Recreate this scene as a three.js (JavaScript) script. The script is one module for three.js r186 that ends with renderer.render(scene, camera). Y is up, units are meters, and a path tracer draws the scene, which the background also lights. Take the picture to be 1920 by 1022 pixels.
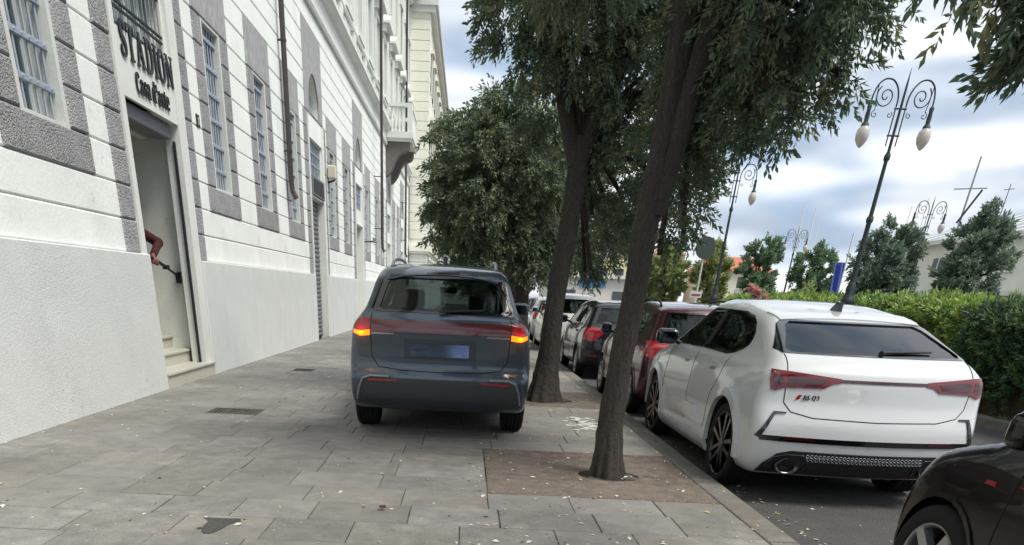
import * as THREE from 'three';
import { mergeGeometries, mergeVertices } from 'three/addons/utils/BufferGeometryUtils.js';
import { RoundedBoxGeometry } from 'three/addons/geometries/RoundedBoxGeometry.js';
import { TessellateModifier } from 'three/addons/modifiers/TessellateModifier.js';
import { MarchingCubes } from 'three/addons/objects/MarchingCubes.js';
import { FontLoader } from 'three/addons/loaders/FontLoader.js';
import { TextGeometry } from 'three/addons/geometries/TextGeometry.js';
import { Brush, Evaluator, SUBTRACTION } from 'three-bvh-csg';
import { createNoise2D, createNoise3D } from 'simplex-noise';

// ---------- camera, sky, sun, exposure ----------
const scene = new THREE.Scene();
const camera = new THREE.PerspectiveCamera(88.1706, 2154 / 2545, 0.05, 1500);
camera.position.set(0, 1.38, 0);
camera.rotation.order = 'YXZ';
camera.rotation.set(THREE.MathUtils.degToRad(-28.9), 0, THREE.MathUtils.degToRad(2.6026));
camera.setViewOffset(2153.86, 2545.02, 1076.93 - 843.07, 0, 1920, 1022);   // shifted lens: the photograph is the upper part of a wider picture
camera.updateProjectionMatrix();
const renderer = new THREE.WebGLRenderer({ antialias: true });
renderer.toneMapping = THREE.LinearToneMapping;
renderer.toneMappingExposure = 1.55;
renderer.shadowMap.enabled = true;

function mulberry(a) { return () => { a |= 0; a = a + 0x6D2B79F5 | 0; let t = Math.imul(a ^ a >>> 15, 1 | a); t = t + Math.imul(t ^ t >>> 7, 61 | t) ^ t; return ((t ^ t >>> 14) >>> 0) / 4294967296; }; }
const rnd = mulberry(20240611), R = (a, b) => a + (b - a) * rnd();
const n2 = createNoise2D(mulberry(7)), n3 = createNoise3D(mulberry(11));
const clamp = THREE.MathUtils.clamp, lerp = THREE.MathUtils.lerp, sstep = THREE.MathUtils.smoothstep;
function fbm3(x, y, z, o = 5) { let s = 0, a = .5; for (let i = 0; i < o; i++) { s += a * n3(x, y, z); x *= 2.03; y *= 2.03; z *= 2.03; a *= .5; } return s; }

{ // broken cloud cover: bright white veil with blue grey streaks low over the water
  const w = 1024, h = 512, data = new Float32Array(w * h * 4);
  for (let j = 0; j < h; j++) for (let i = 0; i < w; i++) {
    const ph = ((i + .5) / w - .5) * 2 * Math.PI, el = ((j + .5) / h - .5) * Math.PI;
    const dy = Math.sin(el), c = Math.cos(el), dx = c * Math.cos(ph), dz = c * Math.sin(ph);
    let col;
    if (dy < -.01) col = [.3, .3, .3];
    else {
      const k = 1 / (dy + .16), px = dx * k, pz = dz * k;
      const a = fbm3(px * .75 + 3.1, pz * .75 - 1.7, .3, 6);                         // veil
      const b = fbm3(dx * 2.6 + 5, dy * 22, dz * 2.6 - 2, 6);                        // streaks seen edge-on
      const d = fbm3(dx * 5 + 9, dy * 9 + 4, dz * 5 + 1, 6);
      const low = 1 - sstep(dy, .17, .42);
      let blue = clamp(.37 + a * .55 + (b * .9 + .16) * low + d * .4, 0, 1);
      blue *= sstep(dy, .0, .07) * .7 + .3;
      const grey = clamp(.55 + b * .9 - d * .5, 0, 1);
      const sky = [lerp(.21, .34, grey), lerp(.32, .395, grey), lerp(.49, .46, grey)], white = [.71, .735, .765];
      const t = sstep(blue, .12, .95);
      col = white.map((v, q) => lerp(v * (1.0 + d * .28), sky[q], t));
    }
    data.set([...col, 1], (j * w + i) * 4);
  }
  const t = new THREE.DataTexture(data, w, h, THREE.RGBAFormat, THREE.FloatType);
  t.mapping = THREE.EquirectangularReflectionMapping; t.magFilter = t.minFilter = THREE.LinearFilter; t.wrapS = THREE.RepeatWrapping; t.needsUpdate = true;
  scene.background = t; scene.environment = t;
}
const sun = new THREE.DirectionalLight(0xfff8ee, 2.4);
sun.position.set(22, 41, 0); sun.target.position.set(0, 0, -14); scene.add(sun, sun.target);
sun.castShadow = true; sun.shadow.radius = 45; sun.shadow.mapSize.set(2048, 2048);
Object.assign(sun.shadow.camera, { left: -60, right: 60, top: 60, bottom: -60, near: 1, far: 160 });

// ---------- names ----------
const taken = {};
function numbered(n) { taken[n] = (taken[n] ?? -1) + 1; return taken[n] ? n + '_' + String(taken[n]).padStart(3, '0') : n; }
function thing(name, label, category, pos = [0, 0, 0], turn = 0, group) {
  const o = new THREE.Group(); o.name = numbered(name); o.position.set(...pos); o.rotation.y = turn; scene.add(o);
  o.userData = { label, category }; if (group) o.userData.group = group; return o;
}
function part(name, geo, mat, parent) {
  const m = new THREE.Mesh(geo, mat); m.name = name; m.castShadow = m.receiveShadow = true; parent.add(m); return m;
}
function solo(name, geo, mat, label, category, group, kind) {
  const m = new THREE.Mesh(geo, mat); m.name = numbered(name); m.castShadow = m.receiveShadow = true; scene.add(m);
  m.userData = { label, category }; if (group) m.userData.group = group; if (kind) m.userData.kind = kind; return m;
}
function struct(name, geo, mat, label) { const m = solo(name, geo, mat, label, 'ground'); m.userData = { kind: 'structure' }; if (label) m.userData.label = label; return m; }

// ---------- geometry ----------
function metreUV(g) {
  if (!g.attributes.normal) g.computeVertexNormals();
  const p = g.attributes.position, n = g.attributes.normal, uv = new Float32Array(p.count * 2);
  for (let i = 0; i < p.count; i++) {
    const ax = Math.abs(n.getX(i)), ay = Math.abs(n.getY(i)), az = Math.abs(n.getZ(i));
    const [a, b] = ax >= ay && ax >= az ? [p.getZ(i), p.getY(i)] : ay >= az ? [p.getX(i), p.getZ(i)] : [p.getX(i), p.getY(i)];
    uv[i * 2] = a; uv[i * 2 + 1] = b;
  }
  g.setAttribute('uv', new THREE.BufferAttribute(uv, 2)); return g;
}
function box(x0, x1, y0, y1, z0, z1) { const g = new THREE.BoxGeometry(Math.abs(x1 - x0), Math.abs(y1 - y0), Math.abs(z1 - z0)); g.translate((x0 + x1) / 2, (y0 + y1) / 2, (z0 + z1) / 2); return metreUV(g); }
function rbox(x0, x1, y0, y1, z0, z1, r = .01, s = 2) { const g = new RoundedBoxGeometry(Math.abs(x1 - x0), Math.abs(y1 - y0), Math.abs(z1 - z0), s, r); g.translate((x0 + x1) / 2, (y0 + y1) / 2, (z0 + z1) / 2); return metreUV(g); }
function hull(front, back) { // two matching quads/polygons joined: front CCW as seen from outside
  const v = [], n = front.length, tri = (a, b, c) => v.push(...a, ...b, ...c);
  for (let i = 1; i < n - 1; i++) { tri(front[0], front[i], front[i + 1]); tri(back[0], back[i + 1], back[i]); }
  for (let i = 0; i < n; i++) { const j = (i + 1) % n; tri(front[i], back[i], back[j]); tri(front[i], back[j], front[j]); }
  const g = new THREE.BufferGeometry(); g.setAttribute('position', new THREE.Float32BufferAttribute(v, 3)); g.computeVertexNormals(); return metreUV(g);
}
function wallBlock(s0, s1, y0, y1, xb, xf, ch) { // stone on the street wall (faces +x); s = -z; chamfered front edges
  const quad = (x, e) => [[x, y0 + e, -s0 - e], [x, y0 + e, -s1 + e], [x, y1 - e, -s1 + e], [x, y1 - e, -s0 - e]];
  const q = [quad(xf, ch), quad(xf - ch, 0), quad(xb, 0)], v = [], tri = (a, b, c) => v.push(...a, ...b, ...c);
  tri(q[0][0], q[0][1], q[0][2]); tri(q[0][0], q[0][2], q[0][3]);
  for (let k = 0; k < 2; k++) for (let i = 0; i < 4; i++) { const j = (i + 1) % 4; tri(q[k][i], q[k + 1][i], q[k + 1][j]); tri(q[k][i], q[k + 1][j], q[k][j]); }
  const g = new THREE.BufferGeometry(); g.setAttribute('position', new THREE.Float32BufferAttribute(v, 3)); g.computeVertexNormals(); return metreUV(g);
}
function tube(pts, r, seg = 24, rad = 8, closed = false) { return new THREE.TubeGeometry(new THREE.CatmullRomCurve3(pts.map(p => new THREE.Vector3(...p)), closed, 'centripetal'), seg, r, rad, closed); }
function rod(a, b, r0, r1 = r0, rad = 10) {
  const A = new THREE.Vector3(...a), B = new THREE.Vector3(...b), d = B.clone().sub(A), g = new THREE.CylinderGeometry(r1, r0, d.length(), rad);
  g.translate(0, d.length() / 2, 0); g.applyQuaternion(new THREE.Quaternion().setFromUnitVectors(new THREE.Vector3(0, 1, 0), d.normalize())); g.translate(...a); return g;
}
const join = (gs) => mergeGeometries(gs.map(g => { g = g.index ? g.toNonIndexed() : g.clone(); for (const k of Object.keys(g.attributes)) if (!['position', 'normal', 'uv'].includes(k)) g.deleteAttribute(k); if (!g.attributes.uv) metreUV(g); return g; }));
function latheY(prof, seg = 32) { return new THREE.LatheGeometry(prof.map(([r, y]) => new THREE.Vector2(r, y)), seg); }
function shapeOf(pts) { return new THREE.Shape(pts.map(([a, b]) => new THREE.Vector2(a, b))); }

// ---------- textures ----------
function tex(size, fn, srgb, metres, sizeY = size) {
  const d = new Uint8Array(size * sizeY * 4);
  for (let j = 0; j < sizeY; j++) for (let i = 0; i < size; i++) {
    const c = fn(i / size, j / sizeY), k = (j * size + i) * 4;
    if (typeof c === 'number') d[k] = d[k + 1] = d[k + 2] = clamp(c, 0, 1) * 255; else for (let q = 0; q < 3; q++) d[k + q] = clamp(c[q], 0, 1) * 255;
    d[k + 3] = 255;
  }
  const t = new THREE.DataTexture(d, size, sizeY); t.wrapS = t.wrapT = THREE.RepeatWrapping; t.magFilter = THREE.LinearFilter; t.minFilter = THREE.LinearMipmapLinearFilter; t.generateMipmaps = true;
  if (srgb) t.colorSpace = THREE.SRGBColorSpace; if (metres) t.repeat.set(1 / metres, 1 / metres); t.needsUpdate = true; return t;
}
// tileable noise: torus in 4 fractions of a simplex field
function tn(u, v, f, seed = 0) { const a = u * f, b = v * f, k = x => { const t = x / f; return t * t * (3 - 2 * t); }; const w0 = k(a), w1 = k(b); const s = (x, y) => n3(x, y, seed * 17.3); return lerp(lerp(s(a, b), s(a - f, b), w0), lerp(s(a, b - f), s(a - f, b - f), w0), w1); }
function tf(u, v, f, o = 4, seed = 0) { let s = 0, a = .5, n = 0; for (let i = 0; i < o; i++) { s += a * tn(u, v, f, seed + i); n += a; f *= 2; a *= .55; } return s / n; }
const grey = (g, t = [1, 1, 1]) => t.map(x => x * g);

const T = {};
T.plaster = tex(512, (u, v) => { const g = .935 + tf(u, v, 3, 5, 1) * .045 + tf(u, v, 60, 2, 2) * .03 - Math.max(0, tf(u, v, 7, 3, 4) - .42) * .35; return [g * .985, g, g * .985]; }, 1, 2.4);
T.plasterB = tex(512, (u, v) => .5 + tf(u, v, 40, 3, 3) * .35 + tf(u, v, 5, 3, 6) * .25, 0, 2.4);
T.plinth = tex(1024, (u, v) => { const st = tf(u, v * .25, 10, 4, 61); const g = .83 + tf(u, v, 2, 5, 5) * .04 + tf(u, v, 90, 2, 6) * .05 - Math.max(0, st - .35) * .06 + (tf(u, v, 11, 4, 62) > .46 ? -.045 : 0); return [g * .985, g, g * .99]; }, 1, 2);
T.plinthB = tex(1024, (u, v) => .5 + tf(u, v * 1.6, 44, 3, 7) * .5 + tf(u, v, 8, 3, 8) * .3, 0, 2);
T.stone = tex(512, (u, v) => { const p = tf(u, v, 34, 3, 9); const g = .645 + p * .2 - Math.max(0, -p - .25) * .5 + tf(u, v, 4, 2, 10) * .05 + tf(u, v, 110, 1, 12) * .09; return [g * .995, g * 1.0, g * 1.012]; }, 1, .8);
T.stoneB = tex(512, (u, v) => .5 + tf(u, v, 30, 3, 9) * .7, 0, .8);
T.stria = tex(512, (u, v) => { const g = .63 + tf(u, v * .12, 40, 3, 13) * .16 + tf(u, v, 5, 3, 14) * .06; return [g, g, g * 1.01]; }, 1, 1.2);
T.striaB = tex(512, (u, v) => .5 + tf(u, v * .12, 40, 3, 13) * .6, 0, 1.2);
T.slab = tex(1024, (u, v) => { const g = .515 + tf(u, v, 2, 5, 15) * .085 + tf(u, v, 10, 4, 16) * .075 + tf(u, v, 120, 2, 17) * .06 - (tf(u, v, 16, 3, 63) > .5 ? .05 : 0) + (tf(u, v, 23, 2, 64) > .62 ? .06 : 0); return [g * 1.0, g * .988, g * .955]; }, 1, 2.2);
T.slabB = tex(512, (u, v) => .5 + tf(u, v, 60, 3, 18) * .5 + tf(u, v, 9, 2, 19) * .3, 0, 1.1);
T.mortar = tex(512, (u, v) => { const d = sstep(tf(u, v, 9, 3, 20), -.1, .3); const g = lerp(.36, .12, d); return [g, g * .96, g * .9]; }, 1, 3);
T.asphalt = tex(1024, (u, v) => { const g = .29 + tf(u, v, 140, 2, 21) * .15 + tf(u, v, 6, 4, 22) * .045; return [g, g * .985, g * .97]; }, 1, 2);
T.asphaltB = tex(1024, (u, v) => .5 + tf(u, v, 140, 2, 21) * .6, 0, 2);
T.mat = tex(512, (u, v) => { const g = .56 + tf(u * .5, v, 90, 3, 23) * .26 + tf(u, v, 5, 3, 24) * .13 + tf(u, v, 150, 1, 25) * .1; return [g * .84, g * .765, g * .70]; }, 1, .9);
T.matB = tex(512, (u, v) => .5 + tf(u, v, 110, 2, 23) * .7, 0, .9);
function worley(u, v, nx, ny, seed) { // tileable; returns distance to the nearest cell border
  const h = (x, y, k) => { const q = Math.sin((((x % nx) + nx) % nx) * 127.1 + (((y % ny) + ny) % ny) * 311.7 + k * 74.7 + seed) * 43758.5453; return q - Math.floor(q); };
  const X = u * nx, Y = v * ny, ix = Math.floor(X), iy = Math.floor(Y); let a = 9, b = 9, id = 0;
  for (let y = iy - 1; y <= iy + 1; y++) for (let x = ix - 1; x <= ix + 1; x++) { const d = Math.hypot(x + h(x, y, 1) - X, y + h(x, y, 2) - Y); if (d < a) { b = a; a = d; id = h(x, y, 3); } else if (d < b) b = d; }
  return [b - a, id];
}
const barkH = (u, v) => { const wu = u + tf(u, v, 8, 2, 71) * .03, wv = v + tf(u, v, 8, 2, 72) * .02; const [e, id] = worley(wu, wv, 26, 13, 5), [e2] = worley(wu, wv, 56, 34, 9); return [sstep(e, .0, .35) * .5 + sstep(e2, 0, .3) * .2 + tf(u, v * .5, 12, 3, 74) * .3 + tf(u, v * .4, 50, 2, 26) * .12, id]; };
T.bark = tex(512, (u, v) => { const [h, id] = barkH(u, v), m = sstep(tf(u, v, 5, 4, 27), .08, .4), li = tf(u, v, 9, 3, 73) > .5 ? .06 : 0, g = .20 + h * .11 + (id - .5) * .03 + li; return [lerp(g, g * 1.0, m), lerp(g * .93, g * 1.08, m), lerp(g * .87, g * .74, m)]; }, 1);
T.barkB = tex(512, (u, v) => barkH(u, v)[0], 0);
T.tread = tex(256, (u, v) => ((v * 24) % 1 < .16 ? 0 : .8) + tf(u, v, 30, 2, 28) * .1, 0);
T.grain = tex(256, (u, v) => .5 + tf(u, v, 60, 3, 29) * .6, 0, .4);

const std = (o) => new THREE.MeshStandardMaterial({ roughness: .8, ...o });
const phy = (o) => new THREE.MeshPhysicalMaterial({ roughness: .5, ...o });
const M = {
  plaster: std({ map: T.plaster, bumpMap: T.plasterB, bumpScale: .004, roughness: .9 }),
  core: std({ color: 0x77787a, roughness: .95 }),
  plinth: std({ map: T.plinth, bumpMap: T.plinthB, bumpScale: .0032, roughness: .92 }),
  stone: std({ map: T.stone, bumpMap: T.stoneB, bumpScale: .022, roughness: .93 }),
  stoneWarm: std({ map: T.stone, color: 0xf1f1f0, bumpMap: T.stoneB, bumpScale: .02, roughness: .93 }),
  stria: std({ map: T.stria, bumpMap: T.striaB, bumpScale: .008, roughness: .9 }),
  reveal: std({ map: T.plaster, color: 0xe0e0de, bumpMap: T.plasterB, bumpScale: .003, roughness: .9 }),
  trimStone: std({ map: T.plaster, color: 0xeeeeec, bumpMap: T.plasterB, bumpScale: .003, roughness: .8 }),
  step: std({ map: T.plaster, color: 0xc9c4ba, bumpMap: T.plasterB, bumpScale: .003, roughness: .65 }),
  ironBlue: std({ color: 0xa3b0bd, roughness: .55, metalness: .3, bumpMap: T.grain, bumpScale: .001 }),
  ironDark: std({ color: 0x2d2f31, roughness: .6, metalness: .4 }),
  pipe: std({ color: 0x4d4846, roughness: .45, metalness: .55, bumpMap: T.grain, bumpScale: .001 }),
  letter: std({ color: 0x15130f, roughness: .4, metalness: .4 }),
  frameWhite: std({ color: 0xd8dad8, roughness: .6 }),
  frameGrey: std({ color: 0x878d90, roughness: .6 }),
  curtain: std({ color: 0xe9e9e6, roughness: 1 }),
  room: std({ color: 0x55575a, roughness: 1 }),
  hallWall: std({ map: T.plaster, color: 0xf2f2ee, roughness: .9 }),
  pane: phy({ color: 0xdfe8ea, roughness: .03, transmission: 1, thickness: 0, side: THREE.DoubleSide }),
  shutter: std({ color: 0x7d8085, roughness: .5, metalness: .55, bumpMap: T.grain, bumpScale: .001 }),
  mortar: std({ map: T.mortar, roughness: 1 }),
  asphalt: std({ map: T.asphalt, bumpMap: T.asphaltB, bumpScale: .008, roughness: .95 }),
  asphaltOld: std({ map: T.asphalt, color: 0xd9d5d0, bumpMap: T.asphaltB, bumpScale: .008, roughness: .95 }),
  mat: std({ map: T.mat, bumpMap: T.matB, bumpScale: .012, roughness: 1 }),
  bark: std({ map: T.bark, bumpMap: T.barkB, bumpScale: .010, roughness: 1 }),
  twig: std({ color: 0x3b332b, roughness: 1 }),
};
M.slabs = [0xffffff, 0xf4f3f1, 0xfaf7f2, 0xeeeeec, 0xf8f9f8, 0xe9e8e5].map(c => std({ map: T.slab, color: c, bumpMap: T.slabB, bumpScale: .0035, roughness: .82 }));
M.kerb = std({ map: T.slab, color: 0xd6d3cc, bumpMap: T.slabB, bumpScale: .005, roughness: .85 });
const font = await new FontLoader().loadAsync('fonts/droid/droid_serif_bold.typeface.json');
const fontSans = await new FontLoader().loadAsync('fonts/droid/droid_sans_bold.typeface.json');
console.log('head done');
// ---------- ground ----------
{
  const g = new THREE.PlaneGeometry(1400, 1400); g.rotateX(-Math.PI / 2); g.translate(0, -.17, -200);
  struct('ground', metreUV(g), M.asphaltOld);
  struct('road', metreUV(new THREE.PlaneGeometry(5.72, 150).rotateX(-Math.PI / 2).translate(5.14, -.12, -60)), M.asphalt);
}
const PITS = [[.23, 2.08, -7.39, -5.55], [.3, 2.08, -12.45, -10.61], [.3, 2.08, -17.97, -16.13], [.3, 2.08, -23.49, -21.65]];
const GRATES = [[-3.06, -2.45, -9.23, -8.77], [-3.14, -2.78, -14.29, -13.83]];
{
  const pav = new THREE.Group(); pav.name = 'pavement'; pav.userData = { kind: 'structure' }; scene.add(pav);
  part('bedding', metreUV(new THREE.BoxGeometry(6.4, .1, 66).translate(-1.06, -.0572, -30.4)), M.mortar, pav);
  const slab = (x0, x1, z0, z1) => { // z0 < z1
    const j = .0022 + (rnd() < .13 ? .005 : rnd() * .002), e = .004, h = [0, 0, 0, 0].map(() => (rnd() - .5) * .0022), y = R(-.0012, .0012);
    const q = (ins, dy) => [[x0 + ins, dy + h[0], z1 - ins], [x1 - ins, dy + h[1], z1 - ins], [x1 - ins, dy + h[2], z0 + ins], [x0 + ins, dy + h[3], z0 + ins]];
    const L = [q(j + e, y), q(j, y - e), q(j, -.03)], v = [], tri = (a, b, c) => v.push(...a, ...b, ...c);
    tri(L[0][0], L[0][1], L[0][2]); tri(L[0][0], L[0][2], L[0][3]);
    for (let k = 0; k < 2; k++) for (let i = 0; i < 4; i++) { const n = (i + 1) % 4; tri(L[k][i], L[k + 1][i], L[k + 1][n]); tri(L[k][i], L[k + 1][n], L[k][n]); }
    const g = new THREE.BufferGeometry(); g.setAttribute('position', new THREE.Float32BufferAttribute(v, 3)); g.computeVertexNormals(); return metreUV(g);
  };
  const far = [], holes = [...PITS, ...GRATES]; let count = 0;
  for (let k = 0; k < 128; k++) {
    const z1 = -2.79 - .46 * k, z0 = z1 - .46, spans = [[-4.22, 2.08]];
    for (const [a, b, c, d] of holes) if (z0 < d - .05 && z1 > c + .05) for (let i = 0; i < spans.length; i++) {
      const [p, q] = spans[i]; if (b > p && a < q) { spans.splice(i, 1, ...(a - p > .05 ? [[p, a]] : []), ...(q - b > .05 ? [[b, q]] : [])); break; }
    }
    for (const [p, q] of spans) {
      let x = p, first = true;
      while (x < q - .02) {
        let e = x + (first ? R(.3, .7) : R(.52, .8)); first = false; if (q - e < .34) e = q;
        const g = slab(x, e, z0, z1);
        if (count < 298 && k < 36) { part('paving_slab', g, M.slabs[Math.floor(rnd() * 6)], pav); count++; } else far.push(g);
        x = e;
      }
    }
  }
  const f = part('distant_slabs', join(far), M.slabs[1], pav); f.userData = { kind: 'stuff' };
  // kerb of long granite stones
  const kerb = new THREE.Group(); kerb.name = 'kerb'; kerb.userData = { kind: 'structure' }; scene.add(kerb);
  const farK = [];
  for (let k = 0; k < 60; k++) { const z = -1.6 - k; const g = rbox(2.083, 2.30 + R(-.004, .004), -.24, R(-.002, .003), z - .996, z - .004, .012, 1); if (k < 34) part('kerb_stone', g, M.kerb, kerb); else farK.push(g); }
  const fk = part('distant_kerb_stones', join(farK), M.kerb, kerb); fk.userData = { kind: 'stuff' };
  // road's other side: kerb and planted strip
  const strip = new THREE.Group(); strip.name = 'planting_strip'; strip.userData = { kind: 'structure' }; scene.add(strip);
  part('soil', box(8.2, 13, -.2, .0, -60, 4), std({ map: T.mat, color: 0xa89c84, bumpMap: T.matB, bumpScale: .01, roughness: 1 }), strip);
  part('edging', rbox(8.0, 8.2, -.2, .02, -60, 4, .015, 1), M.kerb, strip);
  struct('promenade', box(13, 60, -.2, -.02, -120, 4), std({ map: T.slab, color: 0xe8e6e0, roughness: .9 }));
}
// tree mats, drain grates, patched slab
const matLabel = ['brown fibre mat around the slim tree with mossy bark', 'brown fibre mat around the thick tree beside the grey car', 'brown fibre mat around the leafy tree ahead of the grey car', 'brown fibre mat around the distant tree beside the white minivan'];
PITS.forEach(([x0, x1, z0, z1], i) => {
  const s = shapeOf([[x0 + .01, -z1 + .01], [x1 - .01, -z1 + .01], [x1 - .01, -z0 - .01], [x0 + .01, -z0 - .01]]);
  const c = [[1.31, 6.41], [1.24, 11.37], [1.2, 17], [1.2, 22.5]][i], hole = new THREE.Path(); hole.absellipse(c[0] + .02, c[1] - .03, [.27, .40, .34, .34][i], [.21, .36, .3, .3][i], 0, Math.PI * 2); s.holes.push(hole);
  const g = new THREE.ExtrudeGeometry(s, { depth: .03, bevelEnabled: false, curveSegments: 24 }); g.rotateX(-Math.PI / 2); g.translate(0, -.032, 0);
  solo('tree_pit_mat', metreUV(g), M.mat, matLabel[i], 'mat', 'fibre mats around the street trees');
});
GRATES.forEach(([x0, x1, z0, z1], i) => {
  const t = thing('drain_grate', i ? 'small dark drain grate farther along by the white wall' : 'wide dark drain grate near the doorway steps', 'drain grate', [0, 0, 0], 0, 'drain grates in the pavement');
  const metal = i ? M.ironDark : std({ color: 0x5b564f, roughness: .75, metalness: .35 });
  part('frame', join([box(x0, x1, -.03, -.001, z0, z0 + .035), box(x0, x1, -.03, -.001, z1 - .035, z1), box(x0, x0 + .035, -.03, -.001, z0 + .036, z1 - .036), box(x1 - .035, x1, -.03, -.001, z0 + .036, z1 - .036)]), metal, t);
  for (let x = x0 + .06; x < x1 - .05; x += .055) part('bar', box(x - .013, x + .013, -.03, -.002, z0 + .036, z1 - .036), metal, t);
});
{
  const s = new THREE.Shape(); s.moveTo(-1.68, 4.55); s.lineTo(-1.40, 4.56); s.quadraticCurveTo(-1.45, 4.48, -1.48, 4.42); s.quadraticCurveTo(-1.49, 4.3, -1.53, 4.23); s.quadraticCurveTo(-1.58, 4.2, -1.60, 4.27); s.quadraticCurveTo(-1.63, 4.36, -1.62, 4.46); s.quadraticCurveTo(-1.64, 4.52, -1.68, 4.55);
  const g = new THREE.ExtrudeGeometry(s, { depth: .006, bevelEnabled: false }); g.rotateX(-Math.PI / 2); g.translate(0, -.001, 0);
  solo('asphalt_patch', metreUV(g), std({ map: T.asphalt, color: 0xffffff, bumpMap: T.asphaltB, bumpScale: .006, roughness: .9 }), 'dark triangular asphalt patch filling a broken paving slab', 'patch');
}
{ // small irregular white patches on the pavement behind the slim tree
  const gs = [];
  for (let i = 0; i < 46; i++) {
    const cx = 1.55 + (rnd() + rnd() - 1) * .34, cz = -9.2 + (rnd() + rnd() - 1) * .62, r = R(.015, .075), s = new THREE.Shape(), n = 9, ph = rnd() * 6;
    for (let k = 0; k < n; k++) { const a = k / n * Math.PI * 2, q = r * (.6 + .5 * n2(Math.cos(a) * 1.5 + i, Math.sin(a) * 1.5 + ph)); (k ? s.lineTo : s.moveTo).call(s, cx + Math.cos(a) * q * 1.2, -cz + Math.sin(a) * q); }
    s.closePath(); const g = new THREE.ExtrudeGeometry(s, { depth: .003 + i * .0001, bevelEnabled: false }); g.rotateX(-Math.PI / 2); g.translate(0, .0005, 0); gs.push(g);
  }
  const m = solo('white_patches', join(gs), std({ color: 0xc9c8c2, roughness: .9 }), 'irregular white droppings splashed on the pavement between the two trunks', 'patches'); m.userData.kind = 'stuff';
}
{ // fallen petals and dry leaves
  const g = new THREE.BufferGeometry(), v = [[-.5, 0, 0], [0, .12, .32], [.5, .05, 0], [0, .1, -.3], [0, .02, 0]];
  const f = [[0, 1, 4], [1, 2, 4], [2, 3, 4], [3, 0, 4]]; g.setAttribute('position', new THREE.Float32BufferAttribute(f.flatMap(t => t.flatMap(i => v[i])), 3)); g.computeVertexNormals();
  const n = 1250, im = new THREE.InstancedMesh(g, std({ color: 0xffffff, roughness: .9, side: THREE.DoubleSide }), n), o = new THREE.Object3D(), c = new THREE.Color();
  for (let i = 0; i < n; i++) {
    const road = i > 960, x = road ? (rnd() < .6 ? R(2.33, 2.75) : R(2.4, 5)) : i < 70 ? -4.19 + Math.abs(n2(i, 3)) * .12 : (rnd() < .72 ? R(.0, 2.28) : R(-4, 0)), z = road ? -R(3.6, 9) : -3.7 - Math.pow(rnd(), 1.8) * 13;
    o.position.set(x, road ? -.116 : .003, z); o.rotation.set(R(-.25, .25), rnd() * 6.28, R(-.25, .25)); const s = rnd() < .16 ? R(.035, .06) : R(.014, .036); o.scale.set(s, s, s); o.updateMatrix(); im.setMatrixAt(i, o.matrix);
    const q = rnd(); im.setColorAt(i, q < .62 ? c.setRGB(.62, .6, .5) : q < .8 ? c.setRGB(.5, .4, .2) : q < .93 ? c.setRGB(.16, .1, .06) : c.setRGB(.5, .26, .14));
  }
  im.name = 'fallen_leaves'; im.userData = { label: 'pale petals and dry leaves scattered over the pavement and road', category: 'leaves', kind: 'stuff' }; im.castShadow = im.receiveShadow = true; scene.add(im);
}
{ // one large curled brown leaf, and a leaf heap by the kerb
  const g = new THREE.PlaneGeometry(.07, .05, 6, 4); const p = g.attributes.position; for (let i = 0; i < p.count; i++) p.setZ(i, .02 * Math.cos(p.getX(i) * 60) * (1 - Math.abs(p.getY(i)) * 20) + p.getX(i) ** 2 * 12);
  g.scale(.75, .75, .75); g.rotateX(-1.2); g.rotateY(.6); g.computeVertexNormals(); g.translate(-.53, .02, -4.93);
  solo('dry_leaf', g, std({ color: 0x4a2e22, roughness: .9, side: THREE.DoubleSide }), 'curled brown dry leaf lying alone on the grey paving', 'leaf');
}

// ---------- street facade (s = -z runs along the street) ----------
const X0 = -4.25, XP = -4.265, XC = -4.29, YB = 1.65, PT = .36;
const bld = thing('plastered_building', 'long white plastered building with grey rough stone blocks around barred windows', 'building', [0, 0, 0]);
const END = 57;
const WINS = [5.8, 8.72, 14.58, 17.55, 20.42, 26.0, 28.95, 34.6, 38.2, 40.3, 46.4, 49.0, 54.8], PORT = [11.6, 23.3, 31.85, 43.4, 51.8];
const holes = [];
const rectHole = (s0, s1, y0, y1) => holes.push([[s0, y0], [s0, y1], [s1, y1], [s1, y0]]);
for (const c of WINS) rectHole(c - .46, c + .46, 2.73, 4.89);
PORT.forEach((c, i) => {
  rectHole(c - .9, c + (i == 0 ? 1.11 : .9), -.3, i == 0 ? 3.3 : 3.45);
  rectHole(c - .85, c + .85, i == 0 ? 3.97 : 3.95, 4.72);
  const a = []; for (let k = 0; k <= 16; k++) { const t = Math.PI * k / 16; a.push([c - .72 * Math.cos(t), 5.4 + .72 * Math.sin(t)]); } holes.push([[c - .72, 5.27], ...a, [c + .72, 5.27]].filter((p, k, A) => !k || p[0] != A[k - 1][0] || p[1] != A[k - 1][1]));
});
const UPW = []; for (let s = 21; s < 56; s += 2.9) UPW.push(s); 
for (const s of UPW) { rectHole(s - .5, s + .5, 9.2, 11.0); rectHole(s - .45, s + .45, 12.7, 14.4); }
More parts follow.
